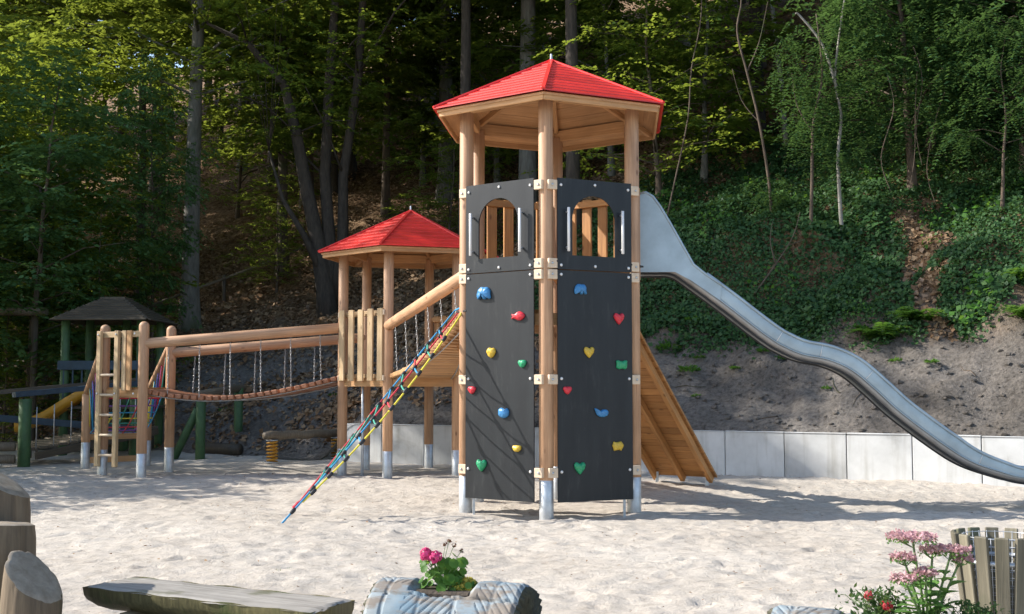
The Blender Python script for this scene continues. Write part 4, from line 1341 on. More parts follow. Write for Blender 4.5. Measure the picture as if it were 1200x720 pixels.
def put_tree(name, meshes, label, x, y, s=1.0, rz=0.0, group=None, z=None, cat='tree', sxy=None):
    z = hz(x, y) if z is None else z
    M = Matrix.Translation((x, y, z)) @ Matrix.Rotation(rz, 4, 'Z') @ Matrix.Diagonal((sxy or s, sxy or s, s, 1))
    o = bpy.data.objects.new(name, None)
    place(o, M)
    tag(o, label, cat, group)
    for nm, me in zip(('trunk', 'crown'), meshes):
        if me is None: continue
        c = bpy.data.objects.new(nm, me)
        COL.objects.link(c)
        c.parent = o
        WM[c.name] = M.copy()
    return o


B1 = build_tree('beech', 21, 8.5, .11, 1.1, 3.1, 26, M_BARK_GREY, M_LEAF_BEECH, ll=.20, per=14, leaves=13, droop=.12, clump=(.65, 1.05))
B2 = build_tree('beech', 22, 9.5, .13, 1.8, 3.5, 30, M_BARK_DARK, M_LEAF_BEECH, ll=.20, per=14, leaves=13, droop=.14, clump=(.65, 1.1))
M_LEAF_FRONT = leaf_mat('blue_green_leaves', [(0.042, 0.10, 0.038), (0.075, 0.155, 0.05), (0.10, 0.19, 0.06)], (0.22, 0.36, 0.08), 0.35)
B4 = build_tree('leafy_tree', 25, 10.0, .12, 2.0, 2.9, 34, M_BARK_BROWN, M_LEAF_FRONT, ll=.17, per=16, leaves=14, droop=.22, clump=(.6, 1.0))
T4 = build_tree('tall_tree', 34, 23, .28, 13.6, 4.6, 40, M_BARK_GREY, M_LEAF_TALL, 'tall', ll=.24, per=14, leaves=22, clump=(1.2, 1.9))  # unseen shade tree, crown shaped high to shade the bank
B3 = build_tree('beech', 23, 6.0, .07, 0.8, 2.4, 24, M_BARK_BROWN, M_LEAF_BEECH, ll=.11, per=10, leaves=22, droop=.14)
T1 = build_tree('tall_tree', 31, 23, .30, 7.5, 5.0, 46, M_BARK_GREY, M_LEAF_TALL, 'tall', ll=.24, per=12, leaves=22, clump=(1.2, 1.9))
T2 = build_tree('tall_tree', 32, 21, .24, 5.0, 4.6, 46, M_BARK_BROWN, M_LEAF_TALL, 'tall', ll=.24, per=12, leaves=22, clump=(1.2, 1.9))
T3 = build_tree('tall_tree', 33, 24, .20, 9.0, 4.4, 40, M_BARK_DARK, M_LEAF_TALL, 'tall', ll=.24, per=12, leaves=22, clump=(1.2, 1.9))
RB1 = build_tree('robinia', 41, 8.0, .09, 1.4, 2.3, 44, M_BARK_BROWN, M_LEAF_ROB, 'robinia', ll=.115, per=30, leaves=8, clump=(.55, .85))
RB2 = build_tree('robinia', 42, 5.0, .05, 1.4, 1.5, 16, M_BARK_BROWN, M_LEAF_ROB, 'robinia', ll=.10, per=30, leaves=8, clump=(.4, .6))

# trees one can pick out by their trunks
put_tree('beech_tree', T1, 'thick grey beech trunk rising left of the small red roof, above the old playhouse', -9.59, 34.2, 1.0, .4)
stemsF = [([(0, 0, -.5), (-.1, 0, .6), (-.35, .1, 2.0), (-.7, .1, 3.6), (-1.0, 0, 5.2), (-1.35, -.1, 6.6), (-2.4, -.2, 7.8), (-3.6, -.2, 8.4)], [.34, .27, .22, .19, .16, .13, .09, .04]),
          ([(-.05, 0, .3), (.0, .2, 1.6), (-.2, .3, 4), (-.1, .3, 7), (.1, .3, 10), (.2, .4, 13)], [.24, .19, .16, .14, .11, .05]),
          ([(.05, .1, .2), (.35, .2, 2), (.35, .2, 4), (.75, .3, 7), (.9, .3, 10), (1.3, .3, 13)], [.2, .16, .14, .12, .10, .04]),
          ([(-.1, 0, .9), (-.7, -.2, 2.2), (-1.3, -.3, 3.2), (-1.7, -.4, 4.6)], [.13, .09, .06, .03])]
FK = build_tree('forked_tree', 51, 13, .3, 5.2, 3.6, 36, M_BARK_DARK, M_LEAF_BEECH, ll=.14, per=9, leaves=20, stems=stemsF, droop=.15)
put_tree('forked_tree', FK, 'dark forked tree with several curving stems left of the small red roof', -5.27, 33.05, 1.0, 0)
put_tree('beech_tree', T2, 'slim pale trunk directly above the small red roof', -4.56, 41.3, .85, 1.1, sxy=.7)
put_tree('beech_tree', T1, 'smooth grey beech trunk just left of the tall red roof', -2.41, 41.35, 1.05, 2.3)
put_tree('beech_tree', T2, 'thin leaning trunk beside the smooth grey beech', -1.75, 42.7, .9, 3.3, sxy=.6)
put_tree('beech_tree', T3, 'dark slender trunk in the gap between the forked tree and the grey beech', -6.63, 47.15, .95, .2)
put_tree('beech_sapling', B3, 'thin pale sapling deep in the shade left of the forked tree', -11.06, 46.0, 1.3, .5)
put_tree('beech_tree', T3, 'slender dark trunk behind the old playhouse roof', -12.3, 37.9, .9, 1.8)
put_tree('beech_sapling', B3, 'small leaning sapling beside the forked tree on the leaf-covered slope', -7.3, 35.6, .6, 2.6)


def bare_tree(name, label, x, y, stems, bark, crown=None):
    v, f = [], []
    for pts, r0, r1 in stems:
        pts = catmull(pts, 5); m = len(pts)
        tube_geo(pts, [r0 + (r1 - r0) * i / (m - 1) for i in range(m)], 8, v, f)
    me = pyd('trunk', v, f, True); me.materials.append(bark)
    return put_tree(name, (me, crown), label, x, y, 1.0, 0.0)


rr_ = np.random.default_rng(77)
birch_cr = quads_mesh('crown', pinnate(rr_, [(.15, -.1, 3.0), (-.5, -.1, 2.6), (-.9, -.1, 3.9), (.5, 0, 4.4), (.1, -.2, 1.6)], [.35, .4, .5, .7, .3], 40, 9, .075)); birch_cr.materials.append(M_LEAF_ROB)
bare_tree('young_birch', 'thin pale birch stem standing in the ivy right of the slide hood', 6.72, 23.4,
          [([(.05, 0, -.3), (.0, 0, .6), (-.02, 0, 1.6), (.06, 0, 2.4), (-.05, 0, 3.2), (.1, 0, 4.4), (.25, 0, 5.2)], .045, .015),
           ([(-.02, 0, 3.0), (-.3, 0, 3.9), (-.75, 0, 4.5), (-.85, 0, 4.55)], .035, .016)], M_BARK_PALE, birch_cr)
c2_ = quads_mesh('crown', pinnate(rr_, [(.0, 0, 2.2), (.1, 0, 1.9), (.2, -.1, 3.5), (-.3, 0, 3.2)], [.4, .35, .5, .4], 36, 9, .075)); c2_.materials.append(M_LEAF_ROB)
bare_tree('robinia_sapling', 'thin brown sapling with feathery leaves left of the pale birch stem', 6.09, 23.35,
          [([(0, 0, -.3), (.05, 0, 1), (.1, 0, 2.2), (.3, 0, 3.2), (.2, 0, 4.5)], .04, .015), ([(.1, 0, 2.0), (-.2, .1, 2.6), (-.3, .1, 3.3)], .018, .006)], M_BARK_BROWN, c2_)
c3_ = quads_mesh('crown', pinnate(rr_, [(.1, 0, .8), (.3, -.1, .5)], [.45, .4], 40, 9, .075)); c3_.materials.append(M_LEAF_ROB)
bare_tree('bent_sapling', 'curved bare sapling between the slide hood and the pale birch', 5.5, 24.6,
          [([(.1, 0, -.3), (.05, 0, .8), (-.15, 0, 2.2), (-.4, 0, 3.3), (-.6, 0, 4.2), (-.5, 0, 4.9), (-.62, .1, 5.6)], .036, .014), ([(-.4, 0, 3.3), (-.1, .1, 4.0), (.1, .1, 4.9)], .018, .006), ([(-.15, 0, 2.2), (-.5, .1, 2.7), (-.7, .1, 3.4)], .014, .005)], M_BARK_BROWN, c3_)
bare_tree('bare_stem', 'pale slanting bare stem in the dark wood right of the tall red roof', 7.31, 30.3,
          [([(0, 0, -.3), (-.1, 0, 1.5), (-.25, 0, 3.0), (-.35, 0, 4.5), (-.3, 0, 7)], .08, .04)], M_BARK_PALE)
bare_tree('hanging_vines', 'long thin vine hanging beside the tall red roof', 3.75, 26.5,
          [([(-.25, 0, -.3), (0, 0, .8), (.35, 0, 2.4), (.45, 0, 3.6), (.7, 0, 5.0), (.62, 0, 6.8)], .022, .012)], M_BARK_BROWN)
vs_ = []
for k in range(4):
    x0 = -.6 + k * .33 + random.uniform(-.1, .1); zz = random.uniform(.6, 1.6)
    vs_.append(([(x0, random.uniform(-.2, .2), zz), (x0 + random.uniform(-.25, .25), 0, zz + .7), (x0 + random.uniform(-.2, .2), 0, zz + 1.7), (x0 + random.uniform(-.4, .4), .1, zz + 2.4)], .007, .009))
bare_tree('hanging_vines', 'tangle of thin bare vines hanging below the robinia on the right', 8.05, 22.6, vs_, M_BARK_BROWN)
bare_tree('fallen_branch', 'bare fallen branch leaning in the ivy beside the slide', 5.1, 22.6,
          [([(-.35, -.1, -.15), (.1, 0, .45), (.45, 0, 1.0), (.62, .1, 1.5)], .018, .008), ([(.1, 0, .45), (.0, 0, .9), (.05, 0, 1.3)], .016, .006), ([(.3, 0, .8), (.7, 0, .95)], .012, .005)], M_BARK_BROWN)
bare_tree('fallen_branch', 'crooked dry branch on the leaf litter above the plank bridge', -6.9, 30.6,
          [([(-.6, -.1, .1), (-.2, 0, .35), (.2, 0, .25), (.6, 0, .5)], .045, .015), ([(.1, 0, .27), (.35, 0, .65)], .025, .01)], M_BARK_BROWN)

put_tree('robinia_tree', RB1, 'large robinia with drooping feathery leaves at upper right', 8.5, 24.2, 1.05, .3)
put_tree('robinia_tree', RB1, 'dense dark robinia at the right edge of the picture', 10.6, 23.6, 1.0, 2.0)
put_tree('robinia_tree', RB1, 'robinia behind the large drooping one at upper right', 10.0, 27.2, 1.15, 4.1)
put_tree('robinia_tree', RB2, 'small robinia bush hanging over the ivy at the right edge', 9.4, 21.9, .8, 1.0)
put_tree('robinia_tree', RB1, 'robinia standing just outside the right edge above the bank', 12.4, 22.2, 1.1, 5.0)
U = 'leafy understorey beech among the others in the shaded wood on the slope'
G_ = 'understorey beeches on the slope'
named = {0: 'spreading leafy beech left of the thick grey trunk', 1: 'leafy young beech hanging over the old playhouse roof', 10: 'layered young beech right behind the tall red roof', 11: 'sunlit layered beech above the slide hood',
         2: 'dark-stemmed beech further up behind the spreading beech at the left', 4: 'large leafy beech at the left edge above the log rail', 5: 'beech behind and left of the forked tree, its leaves lit yellow-green',
         6: 'beech with bright layered leaves above the small red roof', 8: 'beech directly left of the peak of the tall red roof', 9: 'dark beech hidden behind the tall red roof', 13: 'beech rising behind the right half of the tall red roof', 12: 'dark beech between the tall red roof and the pale slanting stem',
         15: 'beech behind the large robinia', 17: 'dark beech at the right edge behind the robinias', 24: 'low beech sapling left of the old playhouse', 25: 'beech sapling in the gap between the two red roofs'}
spots = [(-12.8, 31.5, 1, 1.0, 0), (-10.9, 29.6, 3, .9, 1), (-14.5, 35, 2, 1, 2), (-15.4, 40.2, 1, 1.1, 3), (-16, 30, 2, .9, 4), (-6.9, 44.5, 2, 1.2, 5), (-3.4, 43.5, 1, 1.1, 6), (-9, 41, 2, 1.1, .5), (-.5, 41, 1, 1.1, 1.5), (1.8, 38, 2, 1.0, 2.5),
         (3.7, 28.6, 3, 1.15, 3.5), (5.0, 29.8, 1, .85, 4.5), (7.2, 34, 2, 1.0, 5.5), (2.9, 33, 1, .95, .7), (-13, 44, 2, 1.2, 1.7), (10.2, 31, 2, 1, 2.7), (13, 29, 1, 1, 3.7), (13.6, 25.5, 2, .9, 4.7), (-18.5, 38, 1, 1.2, 5.7), (-17.2, 33.6, 2, 1.0, .9), (-5.2, 44.5, 1, 1.3, 1.9), (4.5, 40, 1, 1.2, 2.9), (9, 40, 2, 1.2, 3.9), (14, 36, 1, 1.2, 4.9), (-12.2, 27.6, 3, .7, 2.2), (-1.9, 33.8, 3, .8, .2), (-20.5, 42, 2, 1.3, .6)]
for i, (x, y, k, s, rz) in enumerate(spots):
    if i in (7, 12, 14, 15, 20, 21, 22): continue
    put_tree('beech_sapling' if k == 3 else 'young_beech', {1: B1, 2: B2, 3: B3}[k], named.get(i, U), x, y, s, rz, None if i in named else G_)
put_tree('leafy_tree', B4, 'slim blue-green leafy tree against the thick grey trunk', -9.75, 31.2, .85, 4.1, sxy=.5)
put_tree('tall_tree', T3, 'added tall tree right behind the tall tower, shading the robinias', 1.5, 28.3, 1.0, .8)  # crown above the view, added to keep sun off the robinias
put_tree('tall_tree', T3, 'added tall tree behind the left post of the tall tower, for shade', -1.3, 31.5, 1.0, 2.8)  # also added for its shade on the slope to the right
put_tree('leafy_tree', B4, 'broad leafy tree with blue-green leaves at the left above the old playhouse', -11.7, 28.0, .95, .5)
put_tree('leafy_tree', B4, 'blue-green leafy tree at the very left edge above the log rail', -14.6, 29.4, 1.0, 2.5)
# tall trees of the wood, up the slope and to both sides
r5 = np.random.default_rng(5)
tl = []
for _ in range(4000):
    x, y = r5.uniform(-46, 38), r5.uniform(27, 84)
    if perp(x, y) < 9 or perp(x, y) > 62: continue
    if abs(x) > .46 * y + 5 or (x < -.24 * y and y < 46): continue
    if any((x - a) ** 2 + (y - b) ** 2 < 17 for a, b in tl): continue
    if any((x - a) ** 2 + (y - b) ** 2 < 5 for a, b in ((-9.59, 34.2), (-5.27, 33.05), (-4.56, 41.3), (-2.41, 41.35))): continue
    # sight lines kept open where the slope is seen far up between the trunks
    tl.append((x, y))
    if len(tl) >= 80: break
def wood_label(x, y, seen={}):
    u = 600 + 1350 * x / y
    bk = ('left of the thick grey trunk' if u < 205 else 'between the thick grey trunk and the forked tree' if u < 345 else 'between the forked tree and the smooth grey beech' if u < 515 else
          'behind the tall red roof' if u < 770 else 'between the tall red roof and the pale birch' if u < 975 else 'behind the robinias on the right')
    k = seen.get(bk, 0); seen[bk] = k + 1
    return ('nearest tall tree ', 'second nearest tall tree ', 'third nearest tall tree ', 'fourth nearest tall tree ', 'one of the far tall trees ')[min(k, 4)] + bk
tl.sort(key=lambda q: q[1])
for i, (x, y) in enumerate(tl):
    put_tree('tall_tree', (T1, T2, T3)[i % 3], wood_label(x, y), x, y, r5.uniform(.8, 1.1), r5.uniform(0, 6.3), 'tall trees of the wood')
# the edge of the wood goes on to the left of the picture and shades the bank and the far left
for x, y, k, s, rz in ((-19.5, 30.5, 0, .95, 1.2), (-25, 30.5, 1, 1.0, 3.1)):
    put_tree('tall_tree', (T1, T2, T3)[k], 'tall tree at the edge of the wood beyond the left side of the picture', x, y, s, rz, 'wood edge on the left')
for x, y, rz in ((-20.5, 25.6, 1.9),):  # added for the shade it throws on the bank
    put_tree('tall_tree', T4, 'added high-crowned tree out of view on the left, shading the bank', x, y, 1.0, rz, 'wood edge on the left', z=0.0)
for x, y, k, s, rz in ((-11.6, 14.9, 1, .50, .4), (-12.6, 17.2, 2, .60, 1.4), (-12.9, 19.6, 1, .74, 2.4), (-14.6, 22.0, 2, .72, .2), (-13.6, 24.8, 1, .75, 5.0)):
    put_tree('young_beech', (B1, B2)[k - 1], 'young beech at the left edge of the sand, outside the picture', x, y, s, rz, 'young beeches left of the sand', z=0.0)

# ------------------------------------------------------------------ ground cover
def on_hill(n, smin, smax, pmin, pmax, r, keep=None):
    s = r.uniform(smin, smax, n); p = pmin + (pmax - pmin) * r.random(n) ** 1.25
    x = WO.x + s * WD.x + p * WN.x; y = WO.y + s * WD.y + p * WN.y
    if keep is not None:
        k = keep(s, p, x, y); x, y = x[k], y[k]
    return x, y


def ground_leaves(x, y, r, ll, lift, tilt):
    z = hill(x, y)
    e = .06
    gxx = (hill(x + e, y, False) - hill(x - e, y, False)) / (2 * e); gyy = (hill(x, y + e, False) - hill(x, y - e, False)) / (2 * e)
    n = len(x)
    nr = np.stack([-gxx, -gyy, np.ones(n)], 1); nr /= np.linalg.norm(nr, axis=1, keepdims=True)
    nr2 = nr + r.normal(0, tilt, (n, 3))
    d = r.normal(0, 1, (n, 3)); d -= nr2 * (np.sum(d * nr2, 1) / np.sum(nr2 * nr2, 1))[:, None]
    o = np.stack([x, y, z], 1) + nr * (lift * r.random(n) ** 1.5 + .012)[:, None]
    l = ll * r.uniform(.5, 1.3, n) * (1.15 + .9 * vnoise(x, y, .9, 38))
    return leaf_quads(o, d, nr2, l, l * r.uniform(.7, .95, n))


rg = np.random.default_rng(99)
edge = lambda s, p: 2.35 + 1.0 * vnoise(s, p * 0, 1.6, 31) + .5 * vnoise(s, p, .5, 32) - .25 * np.clip(s - 2, 0, 4) * 0
def ivy_keep(s, p, x, y):
    gap = (np.abs(s - (3.1 - .30 * (p - 3)) + .7 * vnoise(p, p * 0, .9, 37)) < .26 + .5 * vnoise(s, p, .45, 33)) & (p < 6.2)        # strip of dead brown ivy
    bare = (np.abs(s - 4.7) < .45) & (p < 2.9)
    dens = (vnoise(s, p, 1.1, 34) + .5) * 1.3
    return (rg.random(len(s)) < np.clip((p - edge(s, p) + .35) / .8, 0, 1) ** 1.6) & (s > -6.8 + 2.0 * vnoise(s * 0, p, 1.3, 35) + np.clip(p - 3, 0, 9) * .25) & ~gap & ~bare & (rg.random(len(s)) < dens + .35)
x, y = on_hill(310000, -7, 9, 1.5, 13, rg, ivy_keep)
m = quads_mesh('ivy', ground_leaves(x, y, rg, .070, .13, .50)); m.materials.append(M_LEAF_IVY)
tag(mk('ivy', m, None), 'dark green ivy covering the bank above the bare soil', 'ivy', kind='stuff')
x, y = on_hill(16000, -5.5, 8.5, 2.2, 9, rg, lambda s, p, x, y: (vnoise(s, p, .9, 39) > .22) & (rg.random(len(s)) < .7))
m = quads_mesh('ground_plants', ground_leaves(x, y, rg, .085, .30, .7)); m.materials.append(M_LEAF_FERN)
tag(mk('ground_plants', m, None), 'patches of brighter green plants among the ivy on the bank', 'ground cover', kind='stuff')
# clods and stones lying on the bare bank
rc = np.random.default_rng(17)
cx, cy = on_hill(2600, -11, 7, .06, 3.4, rc, None)
cz = hill(cx, cy)
ico = bmesh.new(); bmesh.ops.create_icosphere(ico, subdivisions=1, radius=1)
iv = np.array([tuple(q.co) for q in ico.verts]); ifc = [tuple(q.index for q in fa_.verts) for fa_ in ico.faces]; ico.free()
cv, cf = [], []
for i in range(len(cx)):
    sz = .012 + .05 * rc.random() ** 4
    vv = iv * sz * rc.uniform(.6, 1.3, (12, 1)) * np.array([1, 1, .7]) + np.array([cx[i], cy[i], cz[i] + sz * .2])
    b0 = len(cv); cv += [tuple(q) for q in vv]; cf += [tuple(b0 + k for k in fa_) for fa_ in ifc]
m = pyd('soil_clods', cv, cf); m.materials.append(M_SOIL)
tag(mk('soil_clods', m, None), 'loose clods and small stones on the bare bank above the wall', 'clods', kind='stuff')
rv_, rfc = [], []
for i in range(26):
    q = on_hill(1, -9, 6, .4, 2.8, rc, None); x0, y0 = float(q[0][0]), float(q[1][0]); an = rc.uniform(0, 6.28); ln = rc.uniform(.2, .6)
    pp_ = [(x0 + ln * t * math.cos(an) + .04 * math.sin(t * 9), y0 + ln * t * math.sin(an)) for t in (0, .33, .66, 1)]
    tube_geo([(a_, b_, hz(a_, b_) + .012) for a_, b_ in pp_], [.010, .009, .007, .003], 5, rv_, rfc)
m = pyd('root_scraps', rv_, rfc, True); m.materials.append(M_BARK_BROWN)
tag(mk('root_scraps', m, None), 'bits of root and twig lying on the bare bank', 'twigs', kind='stuff')
def lit_keep(s, p, x, y):
    d = (vnoise(s, p, 1.4, 36) + .5) * np.clip((p - .2) / 1.5, .30, 1)
    return rg.random(len(s)) < d
x, y = on_hill(120000, -26, -3.5, .6, 24, rg, lit_keep)
x2, y2 = on_hill(26000, -7, 10, 8, 26, rg, None)
xg, yg = on_hill(2600, 1.6, 4.2, 2.2, 6.4, rg, lambda s, p, x, y: np.abs(s - (3.1 - .30 * (p - 3)) + .7 * vnoise(p, p * 0, .9, 37)) < .26 + .5 * vnoise(s, p, .45, 33))
x, y = np.concatenate([x, x2, xg]), np.concatenate([y, y2, yg])
m = quads_mesh('leaf_litter', ground_leaves(x, y, rg, .105, .05, .45)); m.materials.append(M_LITTER)
tag(mk('leaf_litter', m, None), 'dry brown leaves scattered over the wooded slope', 'leaf litter', kind='stuff')

# weeds on the bare bank
def weed_mesh(seed, n, rad, h, ll):
    r = np.random.default_rng(seed)
    az = r.uniform(0, 6.28, n); rr = rad * np.sqrt(r.random(n))
    o = np.stack([rr * np.cos(az), rr * np.sin(az), h * r.random(n) * (1 - rr / rad * .6)], 1)
    d = np.stack([np.cos(az), np.sin(az), r.uniform(.1, 1.1, n)], 1) + r.normal(0, .35, (n, 3))
    nr = np.stack([r.normal(0, .5, n), r.normal(0, .5, n), np.ones(n)], 1)
    l = ll * r.uniform(.6, 1.4, n)
    m = quads_mesh('weed', leaf_quads(o, d, nr, l, l * .5)); m.materials.append(M_LEAF_FERN)
    return m
WDM = [weed_mesh(61 + i, 150, .20, .12, .09) for i in range(3)]
def stem_mesh(h):
    v, f = tube_geo([(0, 0, -.05), (.01, 0, h * .5), (0, .01, h)], [.008, .006, .004], 5)
    me = pyd('stem', v, f, True); me.materials.append(M_LEAF_FERN); return me
STM = stem_mesh(.12)
wl = [(800, 428, .8), (819, 423, .45), (862, 428, .4), (816, 447, .35), (779, 396, .9), (770, 500, .0), (893, 420, .55), (905, 417, .5), (972, 455, .4), (1042, 480, .5), (1090, 440, .5), (1027, 424, .4), (700, 400, .5), (905, 388, .6), (750, 385, .7)]
WEEDS = [(3.28, 21.35, .9, 'green weed clump on the bare soil right of the tall tower'), (3.5, 21.5, .5, 'tiny weed beside the clump right of the tall tower'), (4.05, 20.95, .45, 'small weed on the bare soil left of the slide'), (3.3, 20.75, .4, 'low weed on the soil above the ramp'),
         (3.0, 22.1, 1.1, 'broad weed patch at the ivy edge above the ramp'), (4.6, 20.95, .65, 'weed clump on the soil just below the slide'), (4.85, 20.85, .5, 'weed tuft at the upper bend of the slide'), (5.35, 19.65, .4, 'small weed on the soil under the wavy middle of the slide'),
         (6.1, 19.0, .5, 'weed clump on the soil below the right part of the slide'), (6.95, 19.1, .5, 'weed with a dry stalk on the soil at right'), (6.5, 19.55, .45, 'small green weed on the soil above the right part of the slide'), (3.55, 22.4, .9, 'bright weed patch at the ivy edge left of the slide'),
         (-5.9, 27.9, .9, 'bright green weed on the slope behind the plank bridge'), (-6.8, 27.6, .8, 'leafy weed behind the left half of the plank bridge'), (-4.0, 26.4, .8, 'green weed on the slope behind the seesaw log')]
for i, (x, y, s, lb) in enumerate(WEEDS):
    put_tree('weed', (STM, WDM[i % 3]), lb, x, y, s, i * 1.3, 'weeds on the bank', cat='weed')


def fern_crown(seed, n, ll):
    r = np.random.default_rng(seed)
    V = []
    for i in range(n):
        az = r.uniform(0, 6.28); L = r.uniform(.6, 1.0) * ll; up = r.uniform(.7, 1.3)
        k = 16
        t = np.repeat(np.linspace(.12, 1, k), 2); sd_ = np.tile([1, -1], k)
        d = np.array([math.cos(az), math.sin(az), 0]); pr = np.array([-d[1], d[0], 0])
        pos = d * (t * L)[:, None] + np.array([0, 0, 1]) * (L * (up * t - .9 * up * t * t))[:, None]
        ld = d * .4 + pr * sd_[:, None] + r.normal(0, .1, (2 * k, 3))
        l = ll * .26 * (1.08 - t)
        V.append(leaf_quads(pos, ld, np.tile([0, 0, 1.0], (2 * k, 1)) + r.normal(0, .2, (2 * k, 3)), l, l * .35))
    m = quads_mesh('fern', np.concatenate(V)); m.materials.append(M_LEAF_FERN); return m
FN = [fern_crown(71, 34, .95), fern_crown(72, 30, .85)]
for i, (x, y, s, lb) in enumerate(((6.55, 20.35, 1.0, 'big feathery fern at the foot of the ivy right of the slide'), (7.2, 20.2, .9, 'feathery fern right beside the big one above the bare soil'), (8.7, 19.0, .9, 'fern at the right edge above the bare soil'), (8.95, 19.8, 1.0, 'taller fern at the right edge under the robinia'), (-9.4, 30.2, 1.0, 'green fern left of the old playhouse on the slope'), (-11.8, 30.5, 1.2, 'wide fern at the left edge on the slope'))):
    put_tree('fern', (STM, FN[i % 2]), lb, x, y, s, i * 1.1, 'ferns on the bank', cat='fern')

# fence rail and path rail on the wooded slope at the left
fe = thing('slope_fence', 'rustic pole fence on the leaf-covered slope behind the old playhouse', 'fence', (-9.03, 36.0, hz(-9.03, 36.0)))
fps = [(-12.6, 34.6), (-10.8, 35.2), (-9.03, 36.0), (-7.3, 37.3), (-5.6, 38.8)]
for i, (x, y) in enumerate(fps):
    z = hz(x, y); pole('post', (x, y, z - .3), (x, y, z + .85), .06, M_DARKWOOD, fe, n=10)
for (x0, y0), (x1, y1) in zip(fps, fps[1:]):
    pole('rail', (x0, y0 - .07, hz(x0, y0) + .72), (x1, y1 - .07, hz(x1, y1) + .72), .045, M_OLDLOG, fe, n=10)
lg = thing('log_rail', 'grey log rail on the slope at the left edge', 'rail', (-12.4, 27.5, 0))
pole('rail', (-13.5, 27.6, 3.28), (-11.05, 27.3, 3.26), .10, M_OLDLOG, lg, n=12)
for x in (-13.0, -11.4): pole('post', (x, 27.5, -.2), (x, 27.5, 3.2), .08, M_DARKWOOD, lg, n=10)

# ------------------------------------------------------------------ foreground
M_BENCHTOP = wood_mat('weathered_grey_bench_top', (0.20, 0.18, 0.155), (0.42, 0.39, 0.345), grain=(18, 18, .8), var=.16, bump=.5, blotch=((0.10, 0.10, 0.05), 3.0, .60))
M_BENCHLOG = wood_mat('mossy_bench_log', (0.075, 0.066, 0.026), (0.20, 0.175, 0.075), var=.25, bump=.5, blotch=((0.06, 0.085, 0.02), 4.0, .52))
M_STUMP = wood_mat('grey_weathered_stump', (0.075, 0.050, 0.028), (0.20, 0.145, 0.088), grain=(14, 14, .8), var=.22, bump=.6, blotch=((0.075, 0.085, 0.035), 2.6, .55))
M_CUT = wood_mat('pale_cut_log_face', (0.20, 0.155, 0.105), (0.36, 0.30, 0.225), grain=(10, 10, 10), var=.15, bump=.3)
ba, bb = Vector((-2.43, 7.05, 0)), Vector((-.96, 6.28, 0))
bd = (bb - ba).normalized(); bn = Vector((-bd.y, bd.x, 0))
bench = thing('log_bench', 'low half-log bench with weathered grey top in the left foreground', 'bench', (ba.x, ba.y, 0))
L = (bb - ba).length
v, f = [], []
ns, na = 26, 13
for i in range(ns):
    s = i / (ns - 1)
    cut = 0.10 * (1 - min(1, s / .05)) ** 1.5
    hw = 0.205 + .006 * math.sin(s * 17) ; dp = 0.15 - (.02 * (1 - min(1, s / .07)) ** 2)
    for k in range(na):
        a = math.pi * k / (na - 1)
        xo = hw * math.cos(a); zo = -dp * math.sin(a) ** .8
        e = 0.02 * math.sin(math.pi * k / (na - 1)) * (1 if i == 0 else -.3) if i in (0, ns - 1) else 0
        p = ba + bd * (L * s + e) - bn * (-xo) + Vector((0, 0, .315 + zo + .004 * math.sin(s * 31 + k)))
        v.append(p)
for i in range(ns - 1):
    for k in range(na - 1): f.append((i * na + k, i * na + k + 1, (i + 1) * na + k + 1, (i + 1) * na + k))
f += [tuple(range(na)), tuple(range((ns - 1) * na, ns * na))]
me = pyd('seat_log', v, f, True)
bm = bmesh.new(); bm.from_mesh(me); bmesh.ops.recalc_face_normals(bm, faces=bm.faces); bm.to_mesh(me); bm.free()
me.materials.append(M_BENCHLOG)
mk('seat_log', me, None, I4, bench)
bc = (ba + bb) / 2
tv, tf = [], []
nx_, ny_ = 60, 12
for i in range(nx_ + 1):
    for k in range(ny_ + 1):
        s, q = i / nx_, k / ny_
        z = .318 + .0035 * math.sin(q * 40 + 2 * math.sin(s * 9)) + .003 * random.random()
        p = Vector((L * (s - .5) * .998 + .02 * math.sin(q * 7) * (1 if i in (0, nx_) else 0), .409 * (q - .5), z))
        if k in (0, ny_): p.z -= .012; p.y += .006 * math.sin(s * 40)
        if i in (0, nx_): p.z -= .012
        tv.append(p)
for i in range(nx_):
    for k in range(ny_): tf.append((i * (ny_ + 1) + k, (i + 1) * (ny_ + 1) + k, (i + 1) * (ny_ + 1) + k + 1, i * (ny_ + 1) + k + 1))
me = pyd('seat_top', [Vector((p.z, p.y, p.x)) for p in tv], [tuple(reversed(q)) for q in tf], True); me.materials.append(M_BENCHTOP)
# local z runs along the bench so that the grain does too
Mb = Matrix(((0, bn.x, bd.x, bc.x), (0, bn.y, bd.y, bc.y), (1, 0, 0, 0), (0, 0, 0, 1)))
mk('seat_top', me, None, Mb, bench)
for t in (.2, .8):
    q = ba + bd * (L * t)
    mk('support_log', cyl(.10, .10, .40, M_STUMP, 16, bev=.012), None, frame(q - bn * .20 + Vector((0, 0, .095)), q + bn * .20 + Vector((0, 0, .095))), bench)


